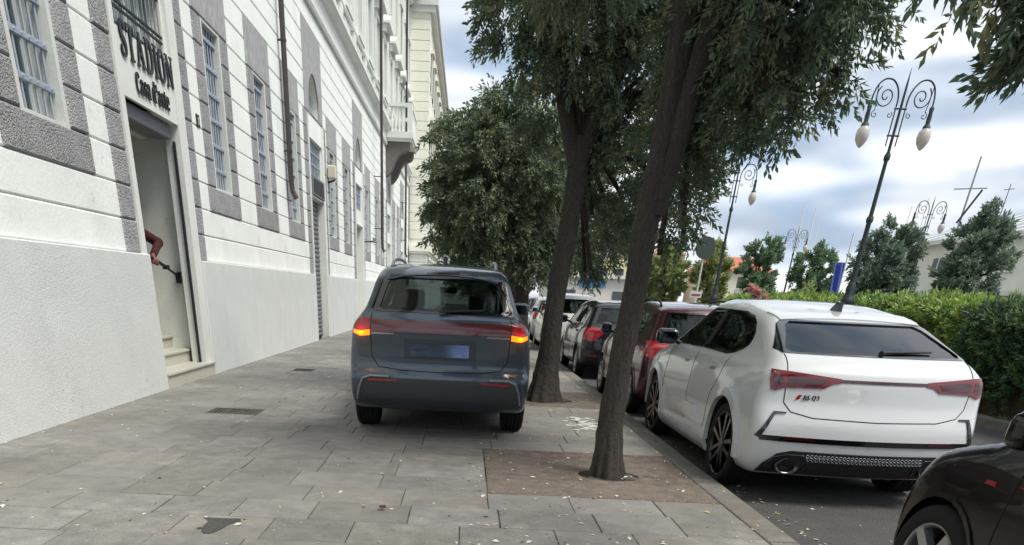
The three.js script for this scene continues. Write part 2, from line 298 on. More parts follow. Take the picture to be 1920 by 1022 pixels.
{
  const sh = shapeOf([[-2, -.3], [END, -.3], [END, 17.5], [-2, 17.5]]);
  for (const h of holes) { const p = new THREE.Path(h.map(([a, b]) => new THREE.Vector2(a, b < 0 ? -.299 : b))); sh.holes.push(p); }
  const g = new THREE.ExtrudeGeometry(sh, { depth: .45, bevelEnabled: false }); // shape x = s, y = y, depth z
  g.applyMatrix4(new THREE.Matrix4().makeBasis(new THREE.Vector3(0, 0, -1), new THREE.Vector3(0, 1, 0), new THREE.Vector3(1, 0, 0))); g.translate(XC - .45, 0, 0);
  part('wall', metreUV(g), std({ map: T.plaster, color: 0xf2f2ee, bumpMap: T.plasterB, bumpScale: .004, roughness: .9 }), bld);
  part('party_wall', join([box(-14, XC - .001, -.3, 17.5, 2, 2.3), box(-14, XC - .001, -.3, 17.5, -END - .3, -END), box(-14, -13.7, -.3, 17.5, -END + .01, 1.99)]), M.room, bld);
  part('roof', box(-14.2, -3.9, 17.5, 17.8, 2.3, -END - .3), M.trimStone, bld);
  // storey floor inside keeps each floor's rooms dark
  part('storey_floor', join([box(-13.6, XC - .46, 7.4, 7.6, 1.9, -END + .1), box(-13.6, XC - .46, 12.0, 12.2, 1.9, -END + .1), box(-9, -8.9, .7, 7.3, -13.6, -END + .2), box(-9, -8.9, .0, 7.3, 1.9, -9.6), box(-13, -8.7, 7.7, 17.4, -10, -10.2)]), M.room, bld);
}
// plinth, split at the portals
{
  let s = -2; for (const c of [...PORT, null]) { const e = c ? c - (c == 11.6 ? .9 : 1.02) : END; const g = wallBlock(s, e, -.1, YB, XC - .03, -4.195, .012); part('plinth', g, M.plinth, bld); s = c ? c + (c == 11.6 ? 1.2 : 1.02) : 0; }
}
// coursed blocks
const ch = .016;
const stoneV = [M.stone, M.stoneWarm];
const white = (a, b, y0, y1) => { if (b - a > .03) part('plaster_block', wallBlock(a, b, y0 + .007, y1 - .007, XC - .02, XP + R(-.0015, .0015), .012), M.plaster, bld); };
const greyB = (a, b, y0, y1, m) => part('stone_block', wallBlock(a, b, y0 + .006, y1 - .006, XC - .02, X0 + R(-.004, .006), ch), m ?? stoneV[Math.floor(rnd() * 1.6)], bld);
for (let k = 0; k < 16; k++) {
  const y0 = YB + PT * k, y1 = y0 + PT, occ = [];
  for (const c of WINS) {
    if (k == 2) { occ.push([c - .9, c + .9]); greyB(c - .9, c + .9, y0, y1); }
    else if (k > 2 && k < 9) { occ.push([c - .88, c + .88]); greyB(c - .88, c - .475, y0, y1); greyB(c + .475, c + .88, y0, y1); }
    else if (k == 9) { occ.push([c - .88, c + .88]); greyB(c - .88, c + .88, y0, y1 + PT, M.stria); }
    else if (k == 10) occ.push([c - .88, c + .88]);
  }
  PORT.forEach((c) => {
    if (k < 10) { occ.push([c - 1.46, c + 1.6]); greyB(c - 1.46, c - 1.04, y0, y1); greyB(c + 1.22, c + 1.6, y0, y1); }
    else if (k < 15) { occ.push([c - 1.2, c + 1.2]); }
  });
  occ.sort((a, b) => a[0] - b[0]); let s = -1.9; for (const [a, b] of occ) { white(s, a, y0, y1); s = b; } white(s, END, y0, y1);
}
// portals: light frame, arch surround, lunette
PORT.forEach((c, i) => {
  part('door_frame', join([box(XC - .16, X0 + .02, -.05, 5.2, -c + 1.035, -c + .905), box(XC - .16, X0 + .02, .0, 5.2, -c - .905, -c - 1.215)]), M.trimStone, bld);
  const sh = shapeOf([[c - 1.19, 5.26], [c + 1.19, 5.26], [c + 1.19, 7.04], [c - 1.19, 7.04]]), h = new THREE.Path(); h.moveTo(c - .74, 5.28); h.lineTo(c - .74, 5.4); h.absarc(c, 5.4, .74, Math.PI, 0, true); h.lineTo(c + .74, 5.28); sh.holes.push(h);
  const g = new THREE.ExtrudeGeometry(sh, { depth: .05, bevelEnabled: true, bevelSize: .008, bevelThickness: .008, bevelSegments: 1 }); g.applyMatrix4(new THREE.Matrix4().makeBasis(new THREE.Vector3(0, 0, -1), new THREE.Vector3(0, 1, 0), new THREE.Vector3(1, 0, 0))); g.translate(XC - .01, 0, 0);
  part('arch_surround', metreUV(g), M.stria, bld);
  part('lunette_pane', box(XC - .3, XC - .29, 5.27, 6.15, -c + .72, -c - .72), i == 2 ? std({ color: 0x6fa5b4, roughness: .3 }) : M.pane, bld);
  const gr = []; for (let k = -3; k <= 3; k++) gr.push(rod([XC - .16, 5.27, -c + k * .2], [XC - .16, 5.4 + Math.sqrt(Math.max(.01, .72 ** 2 - (k * .2) ** 2)), -c + k * .2], .012)); for (const r of [.35, .55]) gr.push(tube(Array.from({ length: 13 }, (_, q) => [XC - .16, 5.36 + r * Math.sin(Math.PI * q / 12), -c + r * Math.cos(Math.PI * q / 12)]), .012, 24, 6));
  part('lunette_grille', join(gr), M.ironBlue, bld);
  part('lintel_panel', box(XC - .1, X0 + .008, 4.73, 5.2, -c + .9, -c - .9), M.plaster, bld);
});
// windows: jamb lining, frame, panes, curtain, bar grille
function barred(c, near) {
  const w = new THREE.Group(); w.name = 'window'; bld.add(w);
  part('jamb', join([box(XC - .32, X0 - .012, 2.70, 4.93, -c + .474, -c + .40), box(XC - .32, X0 - .012, 2.70, 4.93, -c - .40, -c - .474), box(XC - .32, X0 - .014, 2.69, 2.745, -c + .399, -c - .399), box(XC - .32, X0 - .014, 4.86, 4.92, -c + .399, -c - .399)]), M.reveal, w);
  const f = []; for (const s of [-.385, -.02, .345]) f.push(box(XC - .30, XC - .25, 2.75, 4.86, -c - s, -c - s - .04)); for (const y of [2.76, 3.45, 4.15, 4.82]) f.push(box(XC - .295, XC - .255, y, y + .04, -c + .34, -c - .34));
  part('frame', join(f), M.frameWhite, w);
  part('pane', box(XC - .28, XC - .274, 2.76, 4.85, -c + .38, -c - .38), M.pane, w);
  if (near) part('curtain', box(XC - .36, XC - .35, 2.78, 4.8, -c + .36, -c - R(-.2, .1)), M.curtain, w);
  const bars = []; for (let k = 0; k < 6; k++) { const z = -c + .335 - k * .134; bars.push(rod([XC - .06, 2.73, z], [XC - .06, 4.88, z], .0135, .0135, 8)); }
  part('bars', join(bars), M.ironBlue, w);
  for (let k = 0; k < 6; k++) { const y = 2.99 + k * .34; part('crossbar', join([rbox(XC - .075, XC - .03, y, y + .055, -c + .40, -c - .40, .006, 1), ...Array.from({ length: 6 }, (_, q) => new THREE.SphereGeometry(.012, 8, 6).translate(XC - .03, y + .028, -c + .335 - q * .134))]), M.ironBlue, w); }
}
WINS.forEach((c, i) => barred(c, i < 2));
function upper(s) {
  const w = new THREE.Group(); w.name = 'upper_window'; bld.add(w);
  part('surround', join([box(XC, X0 + .07, 9.1, 11.05, -s + .68, -s + .505), box(XC, X0 + .07, 9.1, 11.05, -s - .505, -s - .68), box(XC, X0 + .08, 11.052, 11.25, -s + .7, -s - .7), box(XC, X0 + .14, 9.0, 9.098, -s + .75, -s - .75)]), M.trimStone, w);
  part('hood', join([box(XC, X0 + .36, 11.5, 11.58, -s + .95, -s - .95), hull([[X0 + .34, 11.582, -s + .92], [X0 + .34, 11.582, -s - .92], [X0 + .34, 11.95, -s]], [[XC, 11.582, -s + .92], [XC, 11.582, -s - .92], [XC, 11.95, -s]]), box(XC, X0 + .2, 11.252, 11.498, -s + .85, -s + .66), box(XC, X0 + .2, 11.252, 11.498, -s - .66, -s - .85)]), M.trimStone, w);
  for (const q of [-1, 1]) part('shutter', box(XC - .12, XC - .09, 9.2, 11, -s + q * .5, -s + q * .01), M.frameGrey, w);
  part('second_floor_pane', box(XC - .2, XC - .19, 12.7, 14.4, -s + .45, -s - .45), M.pane, w);
  part('second_floor_frame', join([box(XC, X0 + .06, 12.6, 14.5, -s + .6, -s + .452), box(XC, X0 + .06, 12.6, 14.5, -s - .452, -s - .6), box(XC, X0 + .12, 14.502, 14.66, -s + .66, -s - .66)]), M.trimStone, w);
}
UPW.forEach(upper);
{ // string course, panelled base, pilasters, top cornice
  const run = (prof) => { const sh = shapeOf(prof), g = new THREE.ExtrudeGeometry(sh, { depth: END + 1.9, bevelEnabled: false }); g.translate(0, 0, -END); return metreUV(g); };
  part('string_course', run([[XC, 7.43], [X0 + .06, 7.43], [X0 + .09, 7.5], [X0 + .09, 7.56], [X0 + .03, 7.6], [X0 + .03, 7.98], [X0 + .12, 8.02], [X0 + .22, 8.12], [X0 + .26, 8.14], [X0 + .26, 8.26], [X0 + .2, 8.3], [XC, 8.33]]), M.trimStone, bld);
  part('sill_course', run([[XC, 8.86], [X0 + .08, 8.86], [X0 + .1, 8.9], [X0 + .1, 8.97], [XC, 8.99]]), M.trimStone, bld);
  part('cornice', run([[XC, 16.5], [X0 + .2, 16.6], [X0 + .3, 17], [X0 + .8, 17.2], [X0 + .8, 17.45], [XC, 17.5]]), M.trimStone, bld);
  for (const s of UPW) { part('pilaster', join([box(XC, X0 + .06, 8.99, 16.4, -s - 1.25, -s - 1.65), box(XC, X0 + .08, 8.34, 8.85, -s - 1.2, -s - 1.7)]), M.trimStone, bld); part('balustrade_panel', box(XC, X0 + .03, 8.42, 8.8, -s + .6, -s - .6), M.reveal, bld); }
}
{ // balcony on heavy brackets
  const b = new THREE.Group(); b.name = 'balcony'; bld.add(b); const s0 = 41.9, s1 = 45.4, xo = -2.98;
  part('slab', join([box(XC, xo + .06, 7.72, 7.96, -s0 + .1, -s1 - .1), box(XC, xo, 7.6, 7.719, -s0, -s1)]), M.trimStone, b);
  part('handrail', join([box(xo - .2, xo, 8.92, 9.06, -s0, -s1), box(XC, xo - .201, 8.92, 9.06, -s0, -s0 - .2), box(XC, xo - .201, 8.92, 9.06, -s1 + .2, -s1), box(xo - .22, xo + .01, 7.962, 8.919, -s0 + .01, -s0 - .22), box(xo - .22, xo + .01, 7.962, 8.919, -s1 + .22, -s1 - .01), box(XC, XC + .2, 7.962, 8.919, -s0, -s0 - .2)]), M.trimStone, b);
  const prof = [[.001, 0], [.07, 0], [.07, .08], [.04, .12], [.085, .3], [.05, .6], [.04, .75], [.07, .86], [.07, .95], [.001, .95]];
  for (let x = XC + .34; x < xo - .3; x += .17) part('baluster', latheY(prof, 10).translate(x, 7.963, -s0 - .1), M.trimStone, b);
  for (let s = s0 + .35; s < s1 - .25; s += .21) part('baluster', latheY(prof, 10).translate(xo - .1, 7.963, -s), M.trimStone, b);
  for (const s of [s0 + .15, s1 - .6]) {
    const sh = new THREE.Shape(); sh.moveTo(0, 0); sh.lineTo(1.15, 0); sh.quadraticCurveTo(1.2, -.3, .9, -.36); sh.quadraticCurveTo(.6, -.42, .45, -.8); sh.quadraticCurveTo(.3, -1.2, 0, -1.35);
    const g = new THREE.ExtrudeGeometry(sh, { depth: .42, bevelEnabled: true, bevelSize: .03, bevelThickness: .03, bevelSegments: 2 }); g.translate(XC, 7.56, -s - .42); part('bracket', metreUV(g), std({ map: T.stone, color: 0xb5aea6, bumpMap: T.stoneB, bumpScale: .01, roughness: .95 }), b);
  }
}
// first doorway: lettering, roller box, transom grille, steps, hallway
{
  const c = 11.6;
  const sign = thing('lettered_sign', 'pale panel with raised dark letters reading STADION Casa d’aste over the open doorway', 'sign');
  part('panel', box(XC - .1, X0 + .012, 3.3, 3.95, -c + .9, -c - .9), M.trimStone, sign);
  const put = (text, s0, s1, y0, h) => {
    let x = 0; const gs = [];
    for (const chr of text) { const g = new TextGeometry(chr, { font, size: 1, depth: .12, curveSegments: 6 }); if (chr === ' ') { x += .35; continue; } g.computeBoundingBox(); const bb = g.boundingBox; g.translate(x - bb.min.x, 0, 0); x += bb.max.x - bb.min.x + .13; gs.push([g, chr]); }
    const k = (s1 - s0) / x;
    for (const [g] of gs) { g.scale(k, h / .72, .12); g.applyMatrix4(new THREE.Matrix4().makeBasis(new THREE.Vector3(0, 0, -1), new THREE.Vector3(0, 1, 0), new THREE.Vector3(1, 0, 0))); g.translate(X0 + .022, y0, -s0); part('letter', metreUV(g), M.letter, sign); }
  };
  put('STADION', c - .82, c + .92, 3.69, .25); put('Casa d’aste', c - .5, c + .62, 3.40, .15);
  const tr = thing('transom_window', 'tall barred transom window with pale curtains above the STADION lettering', 'window', [0, 0, 0]);
  const bars = []; for (let k = 0; k < 13; k++) bars.push(rod([XC - .02, 3.97, -c + .8 - k * .133], [XC - .02, 4.72, -c + .8 - k * .133], .009, .009, 6));
  part('bars', join(bars), M.frameGrey, tr); for (const y of [4.0, 4.16, 4.22, 4.6]) part('crossbar', box(XC - .035, XC - .005, y, y + .022, -c + .84, -c - .84), M.ironDark, tr);
  part('frame', join([...[-.85, -.45, -.02, .4, .8].map(k => box(XC - .2, XC - .14, 3.98, 4.71, -c - k, -c - k - .05)), box(XC - .195, XC - .145, 3.971, 4.01, -c + .79, -c - .79)]), M.frameWhite, tr);
  part('pane', box(XC - .17, XC - .165, 3.98, 4.71, -c + .84, -c - .84), M.pane, tr);
  for (const [p, q] of [[.82, .44], [.36, .02], [-.06, -.42], [-.48, -.8]]) part('curtain', box(XC - .225, XC - .215, 3.98, 4.7, -c + p, -c + q), M.curtain, tr);
  const sh = thing('rolled_shutter', 'rolled up grey shutter box under the STADION panel', 'shutter');
  part('box', rbox(XC - .3, XC - .04, 3.12, 3.297, -c + .895, -c - .83, .02, 2), M.shutter, sh); part('guide_rail', rbox(XC - .05, XC - .01, .205, 3.11, -c - .862, -c - .9, .01, 1), M.ironDark, sh);
  const st = thing('entrance_steps', 'three worn pale stone steps rising into the open doorway', 'steps');
  const stepAt = (x0, x1, y, s0, s1) => { part('tread', rbox(x0, x1 + .025, y - .035, y, -s0, -s1, .008, 2), M.step, st); part('riser', box(x0 + .02, x1, y - .205, y - .036, -s0, -s1 + .004), M.step, st); };
  stepAt(-4.62, -4.19, .2, c - .9, c + 1.2); stepAt(-4.9, -4.52, .39, c - .88, c + 1.1); stepAt(-7.5, -4.82, .57, c - 2, c + 1.1);
  // hall inside
  const hall = thing('entrance_hall', 'plain grey plastered hallway seen through the open doorway', 'hallway');
  part('far_jamb', box(-4.5, XC - .17, 1.46, 3.12, -c - 1.02, -c - 1.16), M.trimStone, hall);
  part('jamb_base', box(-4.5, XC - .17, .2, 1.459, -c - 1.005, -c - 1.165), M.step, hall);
  part('side_wall', box(-9, -4.501, .0, 3.9, -c - 1.1, -c - 1.4), M.hallWall, hall); part('side_wall', box(-9, -4.75, 0, 3.9, -c + 2.2, -c + 2), M.hallWall, hall);
  part('ceiling', box(-9, XC - .455, 3.4, 3.5, -c + 2, -c - 1.1), M.hallWall, hall); part('back_wall', box(-8.6, -8.5, .5, 3.4, -c + 1.99, -c - 1.09), M.hallWall, hall);
  part('inner_lintel', box(-4.9, XC - .46, 3.15, 3.39, -c + 1.99, -c - 1.09), M.hallWall, hall);
  part('return_wall', box(-5.05, XC - .455, 0, 3.39, -c + 1.99, -c + .93), M.hallWall, hall);
}
// roller-shuttered doorway farther on, plain tall door, others
PORT.slice(1).forEach((c, i) => {
  if (i == 0) {
    const s = thing('roller_shutter', 'closed grey slatted roller shutter in the doorway under a dark sign', 'shutter');
    for (let k = 0; k < 30; k++) { const y = .03 + k * .114; const sh = new THREE.Shape(); sh.moveTo(0, 0); sh.quadraticCurveTo(.035, .02, .03, .06); sh.quadraticCurveTo(.025, .095, 0, .108); sh.lineTo(-.012, .108); sh.lineTo(-.012, 0); const g = new THREE.ExtrudeGeometry(sh, { depth: 1.78, bevelEnabled: false, curveSegments: 5 }); g.translate(XC - .16, y, -c - .89); part('slat', metreUV(g), M.shutter, s); }
    const sg = thing('dark_sign_board', 'dark sign board above the closed roller shutter', 'sign'); part('board', rbox(XC - .02, X0 + .05, 3.5, 3.93, -c + .88, -c - .88, .01, 1), std({ color: 0x6f7273, roughness: .7 }), sg);
    for (let k = 0; k < 7; k++) part('letter', rbox(X0 + .051, X0 + .07, 3.56, 3.87, -c + .72 - k * .21, -c + .60 - k * .21, .004, 1), M.letter, sg);
    part('frame', join([box(XC - .14, XC - .1, 3.96, 4.71, -c + .85, -c + .8), box(XC - .14, XC - .1, 3.96, 4.71, -c - .8, -c - .85)]), M.frameGrey, sg);
  } else {
    const d = thing('street_door', ['tall pale grey double door beyond the drainpipe, under a blue lunette', 'tall grey double door under the stone balcony', 'tall grey double door at the far end of the white building'][i - 1], 'door');
    for (const q of [-1, 1]) { const lf = part('leaf', box(XC - .3, XC - .25, .02, 3.44, -c, -c - q * .89), std({ color: 0xa9a7a1, roughness: .7 }), d); for (const [a, b] of [[.2, 1.1], [1.25, 2.3], [2.45, 3.3]]) part('panel', rbox(XC - .25, XC - .23, a, b, -c - q * .12, -c - q * .77, .008, 1), M.reveal, lf); }
    part('threshold', box(XC - .3, X0 + .03, -.02, .05, -c + .9, -c - .9), M.step, d);
  }
  const bars = []; for (let k = 0; k < 9; k++) bars.push(rod([XC - .03, 3.96, -c + .8 - k * .2], [XC - .03, 4.71, -c + .8 - k * .2], .014, .014, 6)); for (const y of [4.2, 4.45]) bars.push(box(XC - .05, XC - .01, y, y + .03, -c + .84, -c - .84));
  part('transom_grille', join(bars), M.ironBlue, bld); part('transom_pane', box(XC - .2, XC - .194, 3.96, 4.71, -c + .84, -c - .84), M.pane, bld);
  part('transom_sill', box(XC - .1, X0 + .02, 3.452, 3.49, -c + .9, -c - .9), M.trimStone, bld);
});
// drainpipes
[[19.46, 3.2, 'long brown metal drainpipe between the third and fourth barred windows', 16.9], [36.9, 2.9, 'brown drainpipe before the stone balcony on the white wall', 16.9], [50.3, 3.2, 'thin brown drainpipe beyond the stone balcony', 16.9]].forEach(([s, y, l, top]) => {
  const p = thing('drainpipe', l, 'drainpipe', [0, 0, 0], 0, 'drainpipes on the white building'), x = s > 30 ? X0 + .34 : X0 + .11;
  const jog = s > 30 ? [[x, 8, -s]] : [[x, 7.2, -s], [x + .22, 7.5, -s], [x + .22, 8.35, -s], [x, 8.6, -s]];
  part('pipe', tube([[x + .1, y - .08, -s], [x + .02, y + .06, -s], [x, y + .25, -s], [x, y + 1.5, -s], [x, 6.8, -s], ...jog, [x, 10, -s], [x, top, -s]], .058, 90, 12), M.pipe, p);
  for (let yy = y + .8; yy < 7; yy += 1.9) part('bracket', join([new THREE.CylinderGeometry(.068, .068, .04, 14).translate(x, yy, -s), box(XC, x - .05, yy - .015, yy + .015, -s - .015, -s + .015)]), M.pipe, p);
});
{ // small fittings on the wall
  const n = thing('number_plaque', 'small dark house number plaque on the white blocks beside the doorway', 'plaque'); part('plate', rbox(XP, XP + .015, 3.44, 3.60, -13.42, -13.56, .004, 1), M.ironDark, n); part('numeral', (() => { const g = new TextGeometry('1', { font, size: .09, depth: .004 }); g.rotateY(Math.PI / 2); g.translate(XP + .015, 3.475, -13.46); return metreUV(g); })(), M.frameWhite, n);
  const l = thing('wall_lantern', 'pale boxy wall lantern fixed beside a barred window', 'lamp'); part('housing', rbox(X0 + .01, X0 + .25, 4.14, 4.46, -25.0, -25.2, .04, 3), std({ color: 0xcfcab8, roughness: .5 }), l); part('bracket', rod([X0, 4.05, -25.13], [X0 + .2, 4.12, -25.13], .025), M.ironDark, l);
  const k = thing('wall_arm_lamp', 'small arm lamp sticking out beside the tall pale door', 'lamp'); part('arm', rod([X0, 3.0, -33.3], [X0 + .4, 3.03, -33.3], .025), M.ironDark, k); part('head', rbox(X0 + .34, X0 + .5, 2.98, 3.16, -33.2, -33.4, .03, 2), M.frameGrey, k);  // last fitting is a small arm lamp
}
console.log('facade done');
// ---------- cars (local: +z rear, y up from the road, x to the right) ----------
const CM = {
  black: std({ color: 0x101113, roughness: .55 }), plastic: std({ color: 0x17181a, roughness: .62, bumpMap: T.grain, bumpScale: .0006 }), greyPlastic: std({ color: 0x35373a, roughness: .6, bumpMap: T.grain, bumpScale: .0006 }),
  gloss: phy({ color: 0x0b0c0e, roughness: .12, clearcoat: 1 }), rubber: std({ color: 0x121213, roughness: .9 }), tyre: std({ color: 0x141415, roughness: .88, bumpMap: T.tread, bumpScale: .004 }),
  lining: std({ color: 0x1b1c1e, roughness: .95 }), seat: std({ color: 0x202226, roughness: .9 }), chrome: std({ color: 0xc8cacc, roughness: .22, metalness: 1 }), satinDark: std({ color: 0x858b91, roughness: .4, metalness: .6 }), satin: std({ color: 0x9da1a4, roughness: .4, metalness: .8 }),
  lampDeep: phy({ color: 0x6d0e17, roughness: .15, clearcoat: 1, bumpMap: T.grain, bumpScale: .002 }), rimDark: phy({ color: 0x1a1b1e, roughness: .3, metalness: .7, clearcoat: .6 }), rimSilver: phy({ color: 0xa9abae, roughness: .35, metalness: .8, clearcoat: .5 }),
  glass: phy({ color: 0x6f7f7c, roughness: .02, transmission: 1, thickness: 0, side: THREE.DoubleSide }), glassDark: phy({ color: 0x30373a, roughness: .02, transmission: 1, thickness: 0, side: THREE.DoubleSide }),
  glassMid: phy({ color: 0x6c7b79, roughness: .02, transmission: 1, thickness: 0, side: THREE.DoubleSide }),
  red: phy({ color: 0x7d0a12, roughness: .18, clearcoat: 1, bumpMap: T.grain, bumpScale: .002 }), redDark: phy({ color: 0x3c090d, roughness: .12, clearcoat: 1 }), redBright: phy({ color: 0x8e101b, roughness: .16, clearcoat: 1, bumpMap: T.grain, bumpScale: .002 }),
  amber: std({ color: 0xe07a10, roughness: .3, emissive: 0xff6a06, emissiveIntensity: 1.5 }), mirror: std({ color: 0x3c4246, roughness: .06, metalness: 1 }), seam: std({ color: 0x0d0d0e, roughness: .9 }), lens: phy({ color: 0xd8dde0, roughness: .08, clearcoat: 1 }),
};
const paint = (c, metal = .25, rough = .36) => phy({ color: c, roughness: rough, metalness: metal, clearcoat: 1, clearcoatRoughness: .04 });
function curve1(tab) { // smooth table lookup
  return (x) => { const n = tab.length; if (x <= tab[0][0]) return tab[0][1]; if (x >= tab[n - 1][0]) return tab[n - 1][1]; let i = 0; while (tab[i + 1][0] < x) i++;
    const p1 = tab[i], p2 = tab[i + 1], p0 = tab[Math.max(i - 1, 0)], p3 = tab[Math.min(i + 2, n - 1)], h = p2[0] - p1[0], t = (x - p1[0]) / h;
    const m1 = p2[0] - p0[0] ? (p2[1] - p0[1]) / (p2[0] - p0[0]) * h : 0, m2 = p3[0] - p1[0] ? (p3[1] - p1[1]) / (p3[0] - p1[0]) * h : 0, t2 = t * t, t3 = t2 * t;
    return (2 * t3 - 3 * t2 + 1) * p1[1] + (t3 - 2 * t2 + t) * m1 + (-2 * t3 + 3 * t2) * p2[1] + (t3 - t2) * m2; };
}
function carField(P) {
  const pts = new THREE.CatmullRomCurve3(P.sil.map(([z, y]) => new THREE.Vector3(z, y, 0)), true, 'catmullrom', P.tension ?? .38).getPoints(190), n = pts.length - 1;
  const st = .016, z0 = -P.L / 2 - .45, y0 = -.25, nz = Math.ceil((P.L + .9) / st), ny = Math.ceil(2.3 / st), G = new Float32Array((nz + 1) * (ny + 1));
  for (let j = 0; j <= ny; j++) for (let i = 0; i <= nz; i++) {
    const x = z0 + i * st, y = y0 + j * st; let d = 1e9, s = 1;
    for (let a = 0; a < n; a++) { const A = pts[a], B = pts[a + 1], ex = B.x - A.x, ey = B.y - A.y, wx = x - A.x, wy = y - A.y, q = clamp((wx * ex + wy * ey) / (ex * ex + ey * ey + 1e-12), 0, 1), dx = wx - ex * q, dy = wy - ey * q; d = Math.min(d, dx * dx + dy * dy); if ((A.y > y) !== (B.y > y) && x < (B.x - A.x) * (y - A.y) / (B.y - A.y) + A.x) s = -s; }
    G[j * (nz + 1) + i] = Math.sqrt(d) * s;
  }
  const sd = (z, y) => { const u = clamp((z - z0) / st, 0, nz - 1e-4), v = clamp((y - y0) / st, 0, ny - 1e-4), i = Math.floor(u), j = Math.floor(v), a = u - i, b = v - j, k = j * (nz + 1) + i; return (G[k] * (1 - a) + G[k + 1] * a) * (1 - b) + (G[k + nz + 1] * (1 - a) + G[k + nz + 2] * a) * b; };
  const wy = curve1(P.wy), wz = curve1(P.wz), hl = P.L / 2;
  return (x, y, z) => {
    const ax = Math.abs(x), W = wy(y) * wz(z) + (P.bulge ? P.bulge(z, y) : 0), q = Math.min(ax / P.W, 1.15), e = z > 0 ? sstep(z, hl - 1.3, hl - .1) : -sstep(-z, hl - 1.3, hl - .1);
    const zz = z + (e > 0 ? P.bowR : P.bowF) * e * q * q, yy = y + (P.crown ?? .045) * q * q * sstep(y, .9, 1.4);
    const a = sd(zz, yy), b = ax - W, k = P.k ?? .09, h = Math.max(k - Math.abs(a - b), 0) / k; return Math.max(a, b) + h * h * k * .25;
  };
}
function hullMesh(F, P, off, nv, nu, yMin) {
  const f = (x, y, z) => { const d = F(x, y, z) + off; return yMin !== undefined ? Math.max(d, yMin - y) : d; };
  const ay = yMin !== undefined ? Math.max(P.ay, yMin + .12) : P.ay, e0 = -P.L / 2 + .75, e1 = P.L / 2 - .6, pos = [], nor = [], idx = [];
  const cap = Math.floor(nv * .24), ring = (v) => { if (v <= cap) { const t = v / cap; return [e1, Math.PI / 2 * (1 - t)]; } if (v >= nv - cap) { const t = (nv - v) / cap; return [e0, -Math.PI / 2 * (1 - t)]; } const t = (v - cap) / (nv - 2 * cap); return [lerp(e1, e0, t), 0]; };
  const E = .004;
  for (let v = 0; v <= nv; v++) {
    const [zc, an] = ring(v);
    for (let u = 0; u < nu; u++) {
      const ph = u / nu * Math.PI * 2, dx = Math.cos(an) * Math.cos(ph), dy = Math.cos(an) * Math.sin(ph), dz = Math.sin(an); let lo = 0, hi = 2.2;
      for (let i = 0; i < 17; i++) { const m = (lo + hi) / 2; f(dx * m, ay + dy * m, zc + dz * m) < 0 ? lo = m : hi = m; }
      const x = dx * lo, y = ay + dy * lo, z = zc + dz * lo; pos.push(x, y, z);
      let a = f(x + E, y, z) - f(x - E, y, z), b = f(x, y + E, z) - f(x, y - E, z), c = f(x, y, z + E) - f(x, y, z - E); const l = Math.hypot(a, b, c) || 1; nor.push(a / l, b / l, c / l);
      if (v == 0 || v == nv) { for (let q = 1; q < nu; q++) { pos.push(x, y, z); nor.push(a / l, b / l, c / l); } break; }
    }
  }
  for (let v = 0; v < nv; v++) for (let u = 0; u < nu; u++) { const a = v * nu + u, b = v * nu + (u + 1) % nu, c = a + nu, d = b + nu; if (v > 0) idx.push(a, b, c); if (v < nv - 1) idx.push(b, d, c); }
  // orientation: rear pole first, u counter-clockwise seen from the rear
  const g = new THREE.BufferGeometry(); g.setAttribute('position', new THREE.Float32BufferAttribute(pos, 3)); g.setAttribute('normal', new THREE.Float32BufferAttribute(nor, 3)); g.setIndex(idx);
  { // collapse the two poles
    const m = mergeVertices(g, 1e-7); const A = m.attributes.position, N = m.attributes.normal, I = m.index; let s = 0; for (let i = 0; i < I.count; i += 3 * 97) { const [a, b, c] = [0, 1, 2].map(k => new THREE.Vector3().fromBufferAttribute(A, I.getX(i + k))), nn = new THREE.Vector3().fromBufferAttribute(N, I.getX(i)); s += Math.sign(b.sub(a).cross(c.sub(a)).dot(nn)); }
    if (s < 0) { const q = I.array; for (let i = 0; i < q.length; i += 3) { const t = q[i]; q[i] = q[i + 1]; q[i + 1] = t; } } return m;
  }
}
const CSG = new Evaluator(); CSG.attributes = ['position', 'normal']; CSG.useGroups = true;
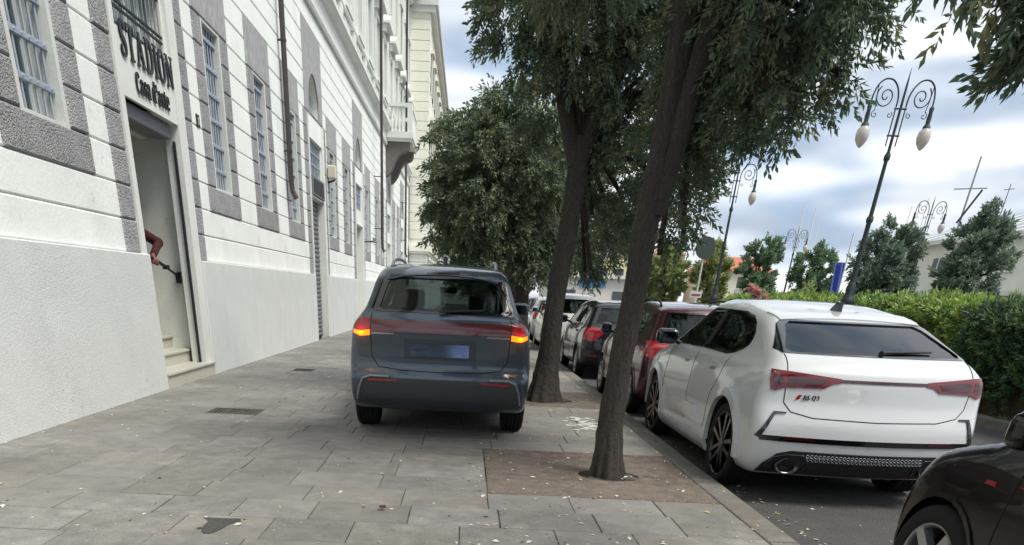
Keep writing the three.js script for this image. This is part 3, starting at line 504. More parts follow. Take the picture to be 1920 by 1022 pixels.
function makeCar(P) {
  const car = thing(P.name, P.label, P.category ?? 'car', P.at, P.turn ?? 0, P.group), F = carField(P), hl = P.L / 2;
  // --- drape: polygon laid on the body ---
  const hit = { side: (a, b, s) => { let x = 1.25; while (x > .2 && F(x, b, a) > 0) x -= .02; let lo = x, hi = x + .02; for (let i = 0; i < 14; i++) { const m = (lo + hi) / 2; F(m, b, a) < 0 ? lo = m : hi = m; } return [lo * s, b, a]; },
    rear: (a, b) => { let z = hl + .35; while (z > 0 && F(a, b, z) > 0) z -= .02; let lo = z, hi = z + .02; for (let i = 0; i < 14; i++) { const m = (lo + hi) / 2; F(a, b, m) < 0 ? lo = m : hi = m; } return [a, b, lo]; },
    front: (a, b) => { let z = -hl - .35; while (z < 0 && F(a, b, z) > 0) z += .02; let lo = z, hi = z - .02; for (let i = 0; i < 14; i++) { const m = (lo + hi) / 2; F(a, b, m) < 0 ? lo = m : hi = m; } return [a, b, lo]; },
    top: (a, b) => { let y = 2; while (y > .3 && F(a, y, b) > 0) y -= .02; let lo = y, hi = y + .02; for (let i = 0; i < 14; i++) { const m = (lo + hi) / 2; F(a, m, b) < 0 ? lo = m : hi = m; } return [a, lo, b]; } };
  const grad = ([x, y, z]) => { const E = .006, v = new THREE.Vector3(F(x + E, y, z) - F(x - E, y, z), F(x, y + E, z) - F(x, y - E, z), F(x, y, z + E) - F(x, y, z - E)); return v.normalize(); };
  function drape(dir, poly, off = .004, thick = .02, s = 1, hole, edge = .07) {
    const sh = poly.isShape ? poly : shapeOf(poly); if (hole) sh.holes.push(new THREE.Path(hole.map(([a, b]) => new THREE.Vector2(a, b))));
    let g = new THREE.ShapeGeometry(sh, 10); g.deleteAttribute('uv'); g.deleteAttribute('normal'); g = new TessellateModifier(edge, 7).modify(g.toNonIndexed());
    const p = g.attributes.position, top = [], nr = [], key = (i) => Math.round(p.getX(i) * 5e3) + ',' + Math.round(p.getY(i) * 5e3), memo = new Map();
    for (let i = 0; i < p.count; i++) { const k = key(i); if (!memo.has(k)) { const h = hit[dir](p.getX(i), p.getY(i), s), n = grad(h); memo.set(k, [h, n]); } const [h, n] = memo.get(k); top.push([h[0] + n.x * off, h[1] + n.y * off, h[2] + n.z * off]); nr.push(n); }
    const V = [], N = [], edges = new Map();
    const add = (i, k = 0) => { const t = top[i], n = nr[i]; V.push(t[0] - n.x * k, t[1] - n.y * k, t[2] - n.z * k); };
    for (let i = 0; i < p.count; i += 3) {
      const [a, b, c] = [top[i], top[i + 1], top[i + 2]].map(t => new THREE.Vector3(...t)), fl = b.clone().sub(a).cross(c.clone().sub(a)).dot(nr[i]) < 0, o = fl ? [i, i + 2, i + 1] : [i, i + 1, i + 2];
      for (const k of o) { add(k); N.push(nr[k].x, nr[k].y, nr[k].z); }
      for (let e = 0; e < 3; e++) { const A = o[e], B = o[(e + 1) % 3], ka = key(A), kb = key(B), K = ka < kb ? ka + '|' + kb : kb + '|' + ka; edges.has(K) ? edges.set(K, null) : edges.set(K, [A, B]); }
    }
    if (thick) for (const e of edges.values()) if (e) { const [A, B] = e, i0 = V.length / 3; add(A); add(A, thick); add(B); add(B); add(A, thick); add(B, thick); const a = new THREE.Vector3(...top[A]), b = new THREE.Vector3(...top[B]), n = nr[A].clone().cross(b.sub(a)).normalize().negate(); for (let q = 0; q < 6; q++) N.push(n.x, n.y, n.z); }
    const r = new THREE.BufferGeometry(); r.setAttribute('position', new THREE.Float32BufferAttribute(V, 3)); r.setAttribute('normal', new THREE.Float32BufferAttribute(N, 3)); return metreUV(r);
  }
  const line = (dir, pts, r = .004, s = 1, off = -.001, seg) => { const q = []; for (let i = 0; i < pts.length - 1; i++) for (let k = 0; k < 8; k++) q.push([lerp(pts[i][0], pts[i + 1][0], k / 8), lerp(pts[i][1], pts[i + 1][1], k / 8)]); q.push(pts[pts.length - 1]); const w = q.map(([a, b]) => { const h = hit[dir](a, b, s), n = grad(h); return [h[0] + n.x * off, h[1] + n.y * off, h[2] + n.z * off]; }); return tube(w, r, seg ?? w.length * 2, 6); };
  // --- body shell with wheel wells, cabin and window openings cut out ---
  const [nv, nu] = P.res ?? [150, 120];
  let body = new Brush(hullMesh(F, P, 0, nv, nu)); body.material = P.paint; body.updateMatrixWorld();
  const cut = (g, mat) => { for (const k of Object.keys(g.attributes)) if (k !== 'position' && k !== 'normal') g.deleteAttribute(k); const b = new Brush(g); b.material = mat; b.updateMatrixWorld(); body = CSG.evaluate(body, b, SUBTRACTION); };
  const rw = P.rw, wells = [];
  for (const z of [P.axF, P.axR]) for (const s of [-1, 1]) wells.push(new THREE.CylinderGeometry(rw + .05, rw + .05, .8, 48).rotateZ(Math.PI / 2).translate(s * (P.W - .32 + .4), rw + .01, z));
  cut(mergeGeometries(wells), CM.lining);
  if (!P.closed) {
    cut(hullMesh(F, P, .06, 60, 56, P.sillY ?? .62), CM.lining);
    const ext = (poly, depth) => new THREE.ExtrudeGeometry(shapeOf(poly), { depth, bevelEnabled: false }).toNonIndexed();
    if (P.sideWin?.length) { const g = mergeGeometries(P.sideWin.map(w => { const e = ext(w, 3); e.applyMatrix4(new THREE.Matrix4().makeBasis(new THREE.Vector3(0, 0, 1), new THREE.Vector3(0, 1, 0), new THREE.Vector3(-1, 0, 0))); e.translate(1.5, 0, 0); return e; })); cut(mergeVertices(g), CM.lining); }
    if (P.rearGlass) cut(mergeVertices(ext(P.rearGlass, hl - .5).translate(0, 0, .9)), CM.lining);
    if (P.windshield) cut(mergeVertices(ext(P.windshield, hl - .2).translate(0, 0, -hl - .2)), CM.lining);
  }
  { // paint and lining become two meshes
    const g = body.geometry, mats = Array.isArray(body.material) ? body.material : [body.material], gr = g.groups.length ? g.groups : [{ start: 0, count: (g.index ?? g.attributes.position).count, materialIndex: 0 }], out = new Map();
    for (const r of gr) { const m = mats[r.materialIndex] ?? P.paint; if (!out.has(m)) out.set(m, { p: [], n: [] }); const o = out.get(m); for (let i = r.start; i < r.start + r.count; i++) { const k = g.index ? g.index.getX(i) : i; for (let q = 0; q < 3; q++) { o.p.push(g.attributes.position.array[k * 3 + q]); o.n.push(g.attributes.normal.array[k * 3 + q]); } } }
    for (const [m, o] of out) { const r = new THREE.BufferGeometry(); r.setAttribute('position', new THREE.Float32BufferAttribute(o.p, 3)); r.setAttribute('normal', new THREE.Float32BufferAttribute(o.n, 3)); part(m === P.paint ? 'body' : 'lining', r, m, car); }
  }
  // --- glass ---
  const inset = (poly, d) => { const c = poly.reduce((a, p) => [a[0] + p[0] / poly.length, a[1] + p[1] / poly.length], [0, 0]); return poly.map(p => { const l = Math.hypot(p[0] - c[0], p[1] - c[1]); return [p[0] + (c[0] - p[0]) * d / l, p[1] + (c[1] - p[1]) * d / l]; }); };
  const rims = (w, dir, s, wide, m = CM.gloss) => part('window_seal', drape(dir, inset(w, -.012), .004, .025, s, inset(w, wide)), m, car);
  const gm = P.glass ?? CM.glassMid;
  if (!P.closed) {
    for (const s of [-1, 1]) for (const w of P.sideWin ?? []) { part('side_window', drape('side', w, -.006, 0, s), P.sideGlass ?? gm, car); rims(w, 'side', s, .018, P.sealMat); }
    if (P.rearGlass) { part('rear_window', drape('rear', P.rearGlass, -.006, 0), gm, car); rims(P.rearGlass, 'rear', 1, P.rearFrit ?? .05); }
    if (P.windshield) { part('windshield', drape('front', P.windshield, -.006, 0), CM.glass, car); rims(P.windshield, 'front', 1, .04); }
    // cabin
    const cx = P.W * .42, sy = Math.max(...P.sil.map(p => p[1])) - 1.4;
    const seat = (x, z) => { const g = new THREE.Group(); g.name = 'seat'; car.add(g); part('cushion', rbox(x - .25, x + .25, sy + .15, sy + .36, z - .55, z, .06, 2), CM.seat, g); part('backrest', rbox(x - .25, x + .25, 0, .62, -.06, .06, .05, 2).rotateX(.28).translate(0, sy + .3, z), CM.seat, g); part('headrest', rbox(x - .13, x + .13, .66, .86, -.05, .05, .045, 2).rotateX(.24).translate(0, sy + .3, z), CM.seat, g); };
    const fs = P.frontSeat ?? .15, rs = P.rearSeat ?? 1.0; seat(-cx, fs); seat(cx, fs); seat(-cx, rs); seat(cx, rs);
    part('dashboard', rbox(-P.W + .2, P.W - .2, .6, (P.dashY ?? 1.0), fs - 1.15, fs - .8, .08, 3), CM.lining, car);
    part('floor', box(-P.W + .12, P.W - .12, .3, .6, -hl + 1.0, hl - .45), CM.lining, car);
    part('steering_wheel', new THREE.TorusGeometry(.18, .018, 8, 28).rotateX(-.4).translate(-cx, 1.0, fs - .7), CM.black, car);
    part('interior_mirror', rbox(-.11, .11, P.mirY ?? 1.36, (P.mirY ?? 1.36) + .07, fs - .55, fs - .52, .015, 2), CM.black, car);
  }
  // --- wheels ---
  const tw = P.tw ?? .235, rimR = P.rimR ?? rw - .1;
  const tyreProf = () => { const h = tw / 2, o = []; o.push([rimR - .01, -h * .82], [rimR + .015, -h * .95], [rw - .04, -h], [rw - .015, -h * .93], [rw - .003, -h * .8]); for (const q of [-.52, -.18, .18, .52]) o.push([rw, h * q - .009], [rw - .011, h * q - .006], [rw - .011, h * q + .006], [rw, h * q + .009]); o.push([rw - .003, h * .8], [rw - .015, h * .93], [rw - .04, h], [rimR + .015, h * .95], [rimR - .01, h * .82]); return o; };
  const tg = latheY(tyreProf(), 56).rotateZ(Math.PI / 2), rim = P.rim(rimR, tw);
  for (const z of [P.axF, P.axR]) for (const s of [-1, 1]) {
    const w = new THREE.Group(); w.name = 'wheel'; w.position.set(s * (P.track), rw, z); if (s > 0) w.rotation.y = Math.PI; w.rotation.order = 'YXZ'; w.rotation.x = P.wheelTurn ?? .3; car.add(w);
    part('tyre', tg, CM.tyre, w); part('rim', rim, P.rimMat, w);
    part('brake_disc', new THREE.CylinderGeometry(rimR * .62, rimR * .62, .025, 32).rotateZ(Math.PI / 2).translate(.03, 0, 0), CM.satin, w); part('hub_back', new THREE.CylinderGeometry(rimR * .93, rimR * .93, .02, 32).rotateZ(Math.PI / 2).translate(.07, 0, 0), CM.rubber, w);
  }
  for (const z of [P.axF, P.axR]) for (const s of [-1, 1]) part('wheel_liner', join([new THREE.CylinderGeometry(rw + .046, rw + .046, .3, 30, 1, true, -.3, Math.PI + .6).rotateZ(Math.PI / 2).rotateX(Math.PI / 2 * 0).translate(s * (P.W - .24), rw + .01, z)]), std({ color: 0x0c0c0d, roughness: 1, side: THREE.DoubleSide }), car);
  part('underbody', box(-P.W + .34, P.W - .34, .21, .32, -hl + .4, hl - .8), CM.black, car); part('rear_axle', rod([-.6, rw, P.axR], [.6, rw, P.axR], .05), CM.black, car);
  // --- mirrors ---
  if (P.mirror) for (const s of [-1, 1]) { const [z, y, w] = P.mirror, x = s * hit.side(z, y, 1)[0]; const g = new RoundedBoxGeometry(w ?? .2, .16, .13, 3, .055); const pp = g.attributes.position; for (let i = 0; i < pp.count; i++) pp.setZ(i, pp.getZ(i) - Math.abs(pp.getX(i) + s * .1) * .12); g.computeVertexNormals(); g.translate(x + s * .16, y + .06, z); const m = part('door_mirror', metreUV(g), P.mirrorMat ?? P.paint, car); part('mirror_arm', rod([x - s * .02, y - .01, z], [x + s * .09, y + .03, z], .025), CM.black, m); part('mirror_glass', rbox(x + s * .16 - .075, x + s * .16 + .075, y + .005, y + .115, z + .055, z + .068, .006, 1), CM.mirror, m); }
  P.detail?.({ car, F, drape, line, hit, grad, inset, part: (n, g, m, p = car) => part(n, g, m, p) });
  return car;
}
// rims face -x
function spokeRim(n, split) {
  return (r, tw) => { const gs = [], x = -tw / 2 + .012, h = tw / 2;
    gs.push(latheY([[r + .012, -h * .86], [r + .004, -h * .9], [r - .014, -h * .8], [r - .02, h * .5], [r - .012, h * .5], [r + .0, h * .8]], 48).rotateZ(Math.PI / 2).scale(-1, 1, 1));
    gs[0] = latheY([[r - .012, -h * .5], [r - .02, h * .7], [r - .006, h * .9], [r + .012, h * .88]], 48).rotateZ(Math.PI / 2);
    gs.push(new THREE.CylinderGeometry(r * .2, r * .24, .04, 24).rotateZ(Math.PI / 2).translate(x + .025, 0, 0));
    for (let k = 0; k < n; k++) for (const q of split ? [-1, 1] : [0]) { const a = k / n * Math.PI * 2, w0 = split ? .016 : .034, w1 = split ? .02 : .028, o = q * split; const P0 = [r * .16, q * .022], P1 = [r * .97, o];
      const d = [P1[0] - P0[0], P1[1] - P0[1]], l = Math.hypot(...d), nx = -d[1] / l, ny = d[0] / l, rot = ([u, v]) => [u * Math.cos(a) - v * Math.sin(a), u * Math.sin(a) + v * Math.cos(a)];
      const f = [[P0[0] + nx * w0, P0[1] + ny * w0], [P1[0] + nx * w1, P1[1] + ny * w1], [P1[0] - nx * w1, P1[1] - ny * w1], [P0[0] - nx * w0, P0[1] - ny * w0]].map(rot);
      gs.push(hull(f.map(([u, v], i) => [i == 0 || i == 3 ? x + .012 : x, u, v]), f.map(([u, v]) => [x + .05, u, v]))); }
    return join(gs); };
}
console.log('car tools done');
const WZ = (r, f, m = 0) => [[-2.4, f], [-2.0, f + (1 - f) * .55], [-1.4, .985], [0, 1 + m], [1.3, .995], [2.0, r + (1 - r) * .5], [2.4, r]];
function ringPoly(cz, cy, r0, r1, a0, a1, n = 22) { const o = []; for (let k = 0; k <= n; k++) { const a = lerp(a0, a1, k / n); o.push([cz + r1 * Math.cos(a), cy + r1 * Math.sin(a)]); } for (let k = n; k >= 0; k--) { const a = lerp(a0, a1, k / n); o.push([cz + r0 * Math.cos(a), cy + r0 * Math.sin(a)]); } return o; }
const mirrorX = (p) => p.map(([x, y]) => [-x, y]).reverse();
// ----- slate grey SUV on the pavement -----
const greyPaint = paint(0x3f4c59, .5, .32);
makeCar({
  name: 'grey_suv', label: 'slate grey SUV parked on the pavement with amber indicators lit', at: [-.245, 0, -9.98], L: 4.7, W: .94, ay: .8, rw: .362, tw: .245, axF: -1.38, axR: 1.42, track: .815, paint: greyPaint, res: [230, 190], bowR: .11, bowF: .35, k: .07, wheelTurn: .2,
  sil: [[2.2, .3], [2.32, .40], [2.352, .55], [2.345, .62], [2.29, .70], [2.292, .86], [2.31, 1.02], [2.26, 1.13], [2.19, 1.2], [2.03, 1.46], [1.98, 1.515], [1.82, 1.575], [1.45, 1.62], [.6, 1.65], [-.1, 1.635], [-.55, 1.55], [-1.3, 1.1], [-1.5, 1.05], [-2.0, .97], [-2.24, .84], [-2.34, .6], [-2.33, .36], [-2.2, .24], [-1, .2], [1.2, .2], [2.0, .25]],
  wy: [[.18, .885], [.32, .922], [.5, .937], [.72, .94], [.92, .922], [1.06, .895], [1.14, .838], [1.22, .775], [1.5, .665], [1.66, .6]], wz: WZ(.965, .86),
  bulge: (z, y) => .012 * Math.exp(-((y - .62) ** 2) / .03) * (Math.exp(-((z - 1.42) ** 2) / .2) + Math.exp(-((z + 1.38) ** 2) / .2)),
  rearGlass: [[-.555, 1.5], [.555, 1.5], [.60, 1.44], [.675, 1.21], [.64, 1.185], [-.64, 1.185], [-.675, 1.21], [-.60, 1.44]], rearFrit: .06, glass: phy({ color: 0xa9b8b4, roughness: .02, transmission: 1, thickness: 0, side: THREE.DoubleSide }), sideGlass: CM.glass,
  windshield: [[-.56, 1.53], [.56, 1.53], [.7, 1.13], [-.7, 1.13]],
  sideWin: [[[-1.05, 1.15], [.1, 1.16], [.1, 1.52], [-.42, 1.5]], [[.18, 1.16], [1.05, 1.18], [1.1, 1.5], [.18, 1.52]], [[1.14, 1.18], [1.7, 1.22], [1.55, 1.47], [1.18, 1.5]]],
  mirror: [-.95, 1.14, .22], rim: spokeRim(5, .07), rimMat: CM.rimSilver,
  detail: ({ car, drape, line, hit, grad, part }) => {
    // tailgate: seam, dark light bar, lamps, chrome strips, plate
    part('tailgate_seam', line('rear', [[-.69, 1.16], [-.70, 1.0], [-.685, .78], [-.62, .69], [-.4, .665], [0, .66], [.4, .665], [.62, .69], [.685, .78], [.70, 1.0], [.69, 1.16]], .005), CM.seam, car);
    part('light_bar', drape('rear', [[-.695, 1.005], [.695, 1.005], [.695, 1.112], [-.695, 1.112]], .006, .03), phy({ color: 0x540d14, roughness: .22, clearcoat: 1 }));
    for (const s of [-1, 1]) {
      const fx = p => s > 0 ? p : mirrorX(p);
      const lamp = part('tail_lamp', drape('rear', fx([[.703, 1.03], [.80, 1.01], [.865, 1.045], [.84, 1.09], [.79, 1.125], [.703, 1.118]]), .008, .04), CM.redBright, car);
      const ind = part('indicator', drape('rear', fx([[.703, .972], [.80, .962], [.862, .985], [.86, 1.015], [.80, 1.006], [.703, 1.02]]), .010, .04), CM.amber, car); ind.userData.label = 'amber turn signal, lit';
      const h = hit.rear(s * .78, .985), pl = new THREE.PointLight(0xff8a1e, .05, 3); pl.position.set(h[0] + s * .04, h[1], h[2] + .06); pl.castShadow = true; car.add(pl);
      part('trim_strip', drape('rear', fx([[.46, .988], [.69, .985], [.69, .998], [.46, .998]]), .007, .012), CM.satin);
      part('reflector', drape('rear', fx([[.42, .565], [.72, .555], [.715, .578], [.42, .583]]), .018, .03), CM.red);
      part('bumper_corner_trim', line('rear', fx([[.50, .602], [.70, .600], [.775, .575], [.81, .5], [.838, .38]]), .013, 1, .012), CM.satinDark);
      part('arch_trim', drape('side', ringPoly(1.42, .372, .40, .462, -.12, Math.PI + .12), .012, .03, s), CM.greyPlastic); part('arch_trim', drape('side', ringPoly(-1.38, .372, .40, .462, -.12, Math.PI + .12), .012, .03, s), CM.greyPlastic);
      part('sill_trim', drape('side', [[-.92, .3], [.96, .3], [.96, .42], [-.92, .42]], .012, .03, s), CM.greyPlastic);
      for (const z of [.14, 1.08]) part('door_seam', line('side', [[z, 1.12], [z, .75], [z - .02, .45]], .004, s), CM.seam);
      for (const z of [-.15, .85]) part('door_handle', drape('side', [[z - .1, .985], [z + .1, .99], [z + .1, 1.02], [z - .1, 1.015]], .03, .03, s), greyPaint);
      const rail = [[1.72, .0], [1.5, .03], [.8, .042], [-.1, .038], [-.42, .02], [-.58, .0]].map(([z, dy]) => { const t = hit.top(s * .53, z); return [t[0], t[1] + dy, t[2]]; }); part('roof_rail', tube(rail, .016, 50, 8), CM.satin);
      part('spoiler_fin', drape('rear', fx([[.60, 1.47], [.625, 1.44], [.705, 1.21], [.685, 1.21], [.60, 1.44]]), .016, .03), CM.gloss);
    }
    part('lower_bumper', drape('rear', [[-.86, .34], [-.6, .315], [-.46, .335], [-.36, .385], [.36, .385], [.46, .335], [.6, .315], [.86, .34], [.84, .46], [.79, .555], [.72, .595], [-.72, .595], [-.79, .555], [-.84, .46]], .012, .04), CM.greyPlastic);
    part('diffuser', drape('rear', [[-.45, .30], [.45, .30], [.36, .372], [-.36, .372]], -.004, .04), CM.black);
    part('number_plate', drape('rear', [[-.29, .80], [.29, .80], [.29, .915], [-.29, .915]], .012, .02), std({ map: (() => { const t = tex(128, (u, v) => { const q = tf(u, v, 3, 2, 44), b = sstep(u, .5, .85); return [lerp(.2, .42, b) + q * .08, lerp(.27, .52, b) + q * .08, lerp(.34, .72, b) + q * .1]; }, 1); t.repeat.set(1 / .58, 1 / .12); t.offset.set(.5, 0); return t; })(), roughness: .5 }));
    part('plate_recess_shade', drape('rear', [[-.36, .775], [.36, .775], [.36, .955], [-.36, .955]], .003, .02), paint(0x323d48, .5, .3));  // thin sheet in darker body paint; shade of a recess put into the colour
    part('spoiler', drape('top', [[-.58, 1.78], [.58, 1.78], [.55, 1.99], [-.55, 1.99]], .012, .03), greyPaint);
    part('brake_light', drape('rear', [[-.16, 1.515], [.16, 1.515], [.16, 1.53], [-.16, 1.53]], .016, .02), CM.redDark);
    const fin = new THREE.ExtrudeGeometry(shapeOf([[0, 0], [.17, 0], [.165, .065], [.12, .07]]), { depth: .02, bevelEnabled: true, bevelSize: .008, bevelThickness: .012, bevelSegments: 2 }); fin.rotateY(-Math.PI / 2); const t = hit.top(0, 1.35); fin.translate(t[0] + .01, t[1] - .005, 1.3); part('aerial', metreUV(fin), CM.gloss);
    part('wiper', join([rod([-.02, 1.2, hit.rear(0, 1.2)[2] + .03], [.42, 1.225, hit.rear(.42, 1.225)[2] + .025], .009)]), CM.black);
    part('front_lamp', join([drape('front', [[.5, .8], [.8, .8], [.8, .88], [.5, .88]], .006, .02), drape('front', [[-.8, .8], [-.5, .8], [-.5, .88], [-.8, .88]], .006, .02)]), CM.lens);
    part('parcel_shelf', box(-.66, .66, 1.08, 1.1, 1.45, 2.0), CM.lining);
  }
});
console.log('grey done');
// ----- white coupe SUV in the parking row -----
const whitePaint = paint(0xc8cbcb, 0, .3);
makeCar({
  name: 'white_suv', label: 'white sloping-roof SUV with black wheels parked at the kerb beside the slim tree', at: [3.335, -.12, -8.22], L: 4.5, W: .94, ay: .78, rw: .36, tw: .25, axF: -1.31, axR: 1.37, track: .80, paint: whitePaint, res: [210, 180], bowR: .16, bowF: .38, k: .1, rimR: .275,
  sil: [[2.12, .26], [2.21, .36], [2.25, .5], [2.245, .66], [2.20, .82], [2.185, .98], [2.15, 1.07], [2.03, 1.165], [1.66, 1.30], [1.32, 1.415], [1.16, 1.455], [.9, 1.495], [.45, 1.545], [0, 1.56], [-.4, 1.52], [-1.2, 1.10], [-1.42, 1.04], [-1.95, .95], [-2.16, .82], [-2.24, .6], [-2.23, .36], [-2.1, .22], [-1, .2], [1.2, .2], [1.95, .22]],
  wy: [[.18, .85], [.3, .915], [.45, .93], [.7, .935], [.9, .92], [1.04, .885], [1.12, .83], [1.2, .785], [1.42, .68], [1.57, .6]], wz: WZ(.97, .85),
  bulge: (z, y) => .022 * Math.exp(-((y - .72) ** 2) / .03) * (Math.exp(-((z - 1.37) ** 2) / .22) + Math.exp(-((z + 1.31) ** 2) / .2)) - .014 * Math.exp(-((y - .5) ** 2) / .012) * Math.exp(-(z ** 2) / .5),
  rearGlass: [[-.585, 1.40], [.585, 1.40], [.635, 1.37], [.755, 1.195], [.73, 1.172], [-.73, 1.172], [-.755, 1.195], [-.635, 1.37]], rearFrit: .05, glass: CM.glassDark, sideGlass: CM.glassDark,
  windshield: [[-.56, 1.46], [.56, 1.46], [.7, 1.12], [-.7, 1.12]],
  sideWin: [[[-.98, 1.09], [.06, 1.10], [.06, 1.45], [-.36, 1.45]], [[.10, 1.10], [.85, 1.10], [1.0, 1.115], [1.15, 1.155], [1.21, 1.19], [1.215, 1.23], [1.17, 1.29], [1.05, 1.36], [.9, 1.405], [.65, 1.44], [.10, 1.455]]],
  mirror: [-.80, 1.09, .24], mirrorMat: CM.gloss, rim: spokeRim(5, .062), rimMat: CM.rimDark, dashY: .98, mirY: 1.3, frontSeat: .2, rearSeat: 1.0,
  detail: ({ car, drape, line, hit, part }) => {
    part('tailgate_seam', line('rear', [[-.735, 1.165], [-.745, 1.0], [-.73, .82], [-.67, .755], [-.5, .72], [0, .71], [.5, .72], [.67, .755], [.73, .82], [.745, 1.0], [.735, 1.165]], .0045), CM.seam);
    part('light_strip', drape('rear', [[-.345, .988], [.345, .988], [.345, 1.01], [-.345, 1.01]], .006, .02), CM.redDark);
    part('spoiler', drape('top', [[-.62, 1.02], [.62, 1.02], [.60, 1.31], [-.60, 1.31]], .010, .03), whitePaint); 
    for (const s of [-1, 1]) {
      const fx = p => s > 0 ? p : mirrorX(p);
      part('tail_lamp', drape('rear', fx([[.46, .94], [.74, .93], [.81, .905], [.845, .91], [.858, .98], [.845, 1.055], [.74, 1.05], [.42, 1.022], [.34, 1.014], [.34, .984], [.40, .975]]), .008, .04), CM.lampDeep);
      part('lamp_core', drape('rear', fx([[.48, .96], [.735, .952], [.735, 1.025], [.44, 1.0]]), .011, .01), CM.redDark);
      part('lamp_core', drape('rear', fx([[.765, .955], [.825, .94], [.835, 1.02], [.765, 1.02]]), .011, .01), CM.redDark);
      part('bumper_bracket', drape('rear', fx([[.70, .752], [.795, .752], [.895, .56], [.86, .545], [.78, .735], [.70, .742]]), .010, .03), CM.gloss);
      part('reflector', drape('rear', fx([[.46, .548], [.68, .548], [.68, .566], [.46, .566]]), .016, .02), CM.redDark);
      part('arch_trim', drape('side', ringPoly(1.37, .37, .402, .468, -.1, Math.PI + .1), .026, .04, s), whitePaint); part('arch_trim', drape('side', ringPoly(-1.31, .37, .402, .468, -.1, Math.PI + .1), .026, .04, s), whitePaint);
      part('side_skirt', drape('side', [[-.88, .235], [.93, .235], [.93, .345], [-.88, .345]], .035, .05, s), whitePaint);
      part('door_blade', drape('side', [[-.75, .44], [.74, .44], [.50, .585], [-.50, .585]], .03, .04, s), whitePaint);
      for (const z of [-.92, .08]) part('door_seam', line('side', [[z, 1.07], [z + .02, .75], [z, .4]], .004, s), CM.seam); part('door_seam', line('side', [[1.02, 1.08], [.98, .9], [.86, .72], [.8, .42]], .004, s), CM.seam);
      for (const z of [-.18, .72]) part('door_handle', drape('side', [[z - .1, .955], [z + .09, .965], [z + .1, .99], [z - .1, .985]], .036, .035, s), whitePaint); for (const z of [-.18, .72]) part('handle_recess', drape('side', [[z - .08, .935], [z + .07, .94], [z + .08, 1.0], [z - .08, 1.0]], .002, .01, s), CM.satin);
      const ex = latheY([[.035, -.06], [.04, 0], [.06, .02], [.066, .012], [.068, -.06]], 28); ex.rotateX(Math.PI / 2); ex.scale(1.6, 1, 1); const h = hit.rear(s * .6, .34); ex.translate(s * .6, .335, h[2] + .03); part('exhaust_tip', ex, CM.gloss); part('exhaust_hole', new THREE.CylinderGeometry(.055, .055, .01, 24).rotateX(Math.PI / 2).scale(1.6, 1, 1).translate(s * .6, .335, h[2] + .0), CM.black);
    }
    part('bumper_strip', drape('rear', [[-.86, .53], [.86, .53], [.86, .57], [-.86, .57]], .012, .03), CM.gloss);
    part('diffuser', drape('rear', [[-.80, .27], [.80, .27], [.78, .34], [.70, .43], [.60, .46], [-.60, .46], [-.70, .43], [-.78, .34]], .014, .05), CM.plastic);
    const hc = []; for (let r = 0; r < 2; r++) for (let k = 0; k < 30; k++) { const x = -.47 + k * .032 + r * .016, y = .425 - r * .027, h = hit.rear(x, y); hc.push(new THREE.TorusGeometry(.0125, .0035, 5, 6).translate(x, y, h[2] + .02)); } const hm = part('honeycomb', join(hc), CM.satin, car); hm.userData.kind = 'stuff';
    part('diffuser_fin', drape('rear', [[-.42, .385], [.42, .385], [.42, .393], [-.42, .393]], .022, .02), CM.greyPlastic);
    for (const s of [-1, 1]) part('exhaust_surround', line('rear', [[s * .76, .33], [s * .72, .405], [s * .62, .432], [s * .50, .43], [s * .44, .37], [s * .46, .29]], .008, 1, .016), CM.gloss);
    part('wiper', join([rod([.0, 1.2, hit.rear(0, 1.2)[2] + .035], [.02, 1.2, hit.rear(.02, 1.2)[2] + .02], .022), rod([.0, 1.205, hit.rear(0, 1.205)[2] + .03], [.46, 1.22, hit.rear(.46, 1.22)[2] + .025], .013, .007)]), CM.black);
    const badge = new TextGeometry('RS Q3', { font: fontSans, size: .034, depth: .004 }); { const h = hit.rear(-.58, .865); badge.rotateY(-.12); badge.translate(-.60, .85, h[2] + .002); } part('badge', metreUV(badge), CM.black);
    { const h = hit.rear(-.64, .865); const g = new THREE.ExtrudeGeometry(shapeOf([[0, 0], [.03, 0], [.05, .035], [.02, .035]]), { depth: .004, bevelEnabled: false }); g.translate(-.655, .849, h[2] + .002); part('badge_mark', metreUV(g), CM.redBright); }
    const fin = new THREE.ExtrudeGeometry(shapeOf([[0, 0], [.17, 0], [.165, .065], [.12, .07]]), { depth: .02, bevelEnabled: true, bevelSize: .008, bevelThickness: .012, bevelSegments: 2 }); fin.rotateY(-Math.PI / 2); const t = hit.top(0, .95); fin.translate(t[0] + .01, t[1] - .005, .9); part('aerial', metreUV(fin), CM.gloss);
    
  }
});
console.log('white done');
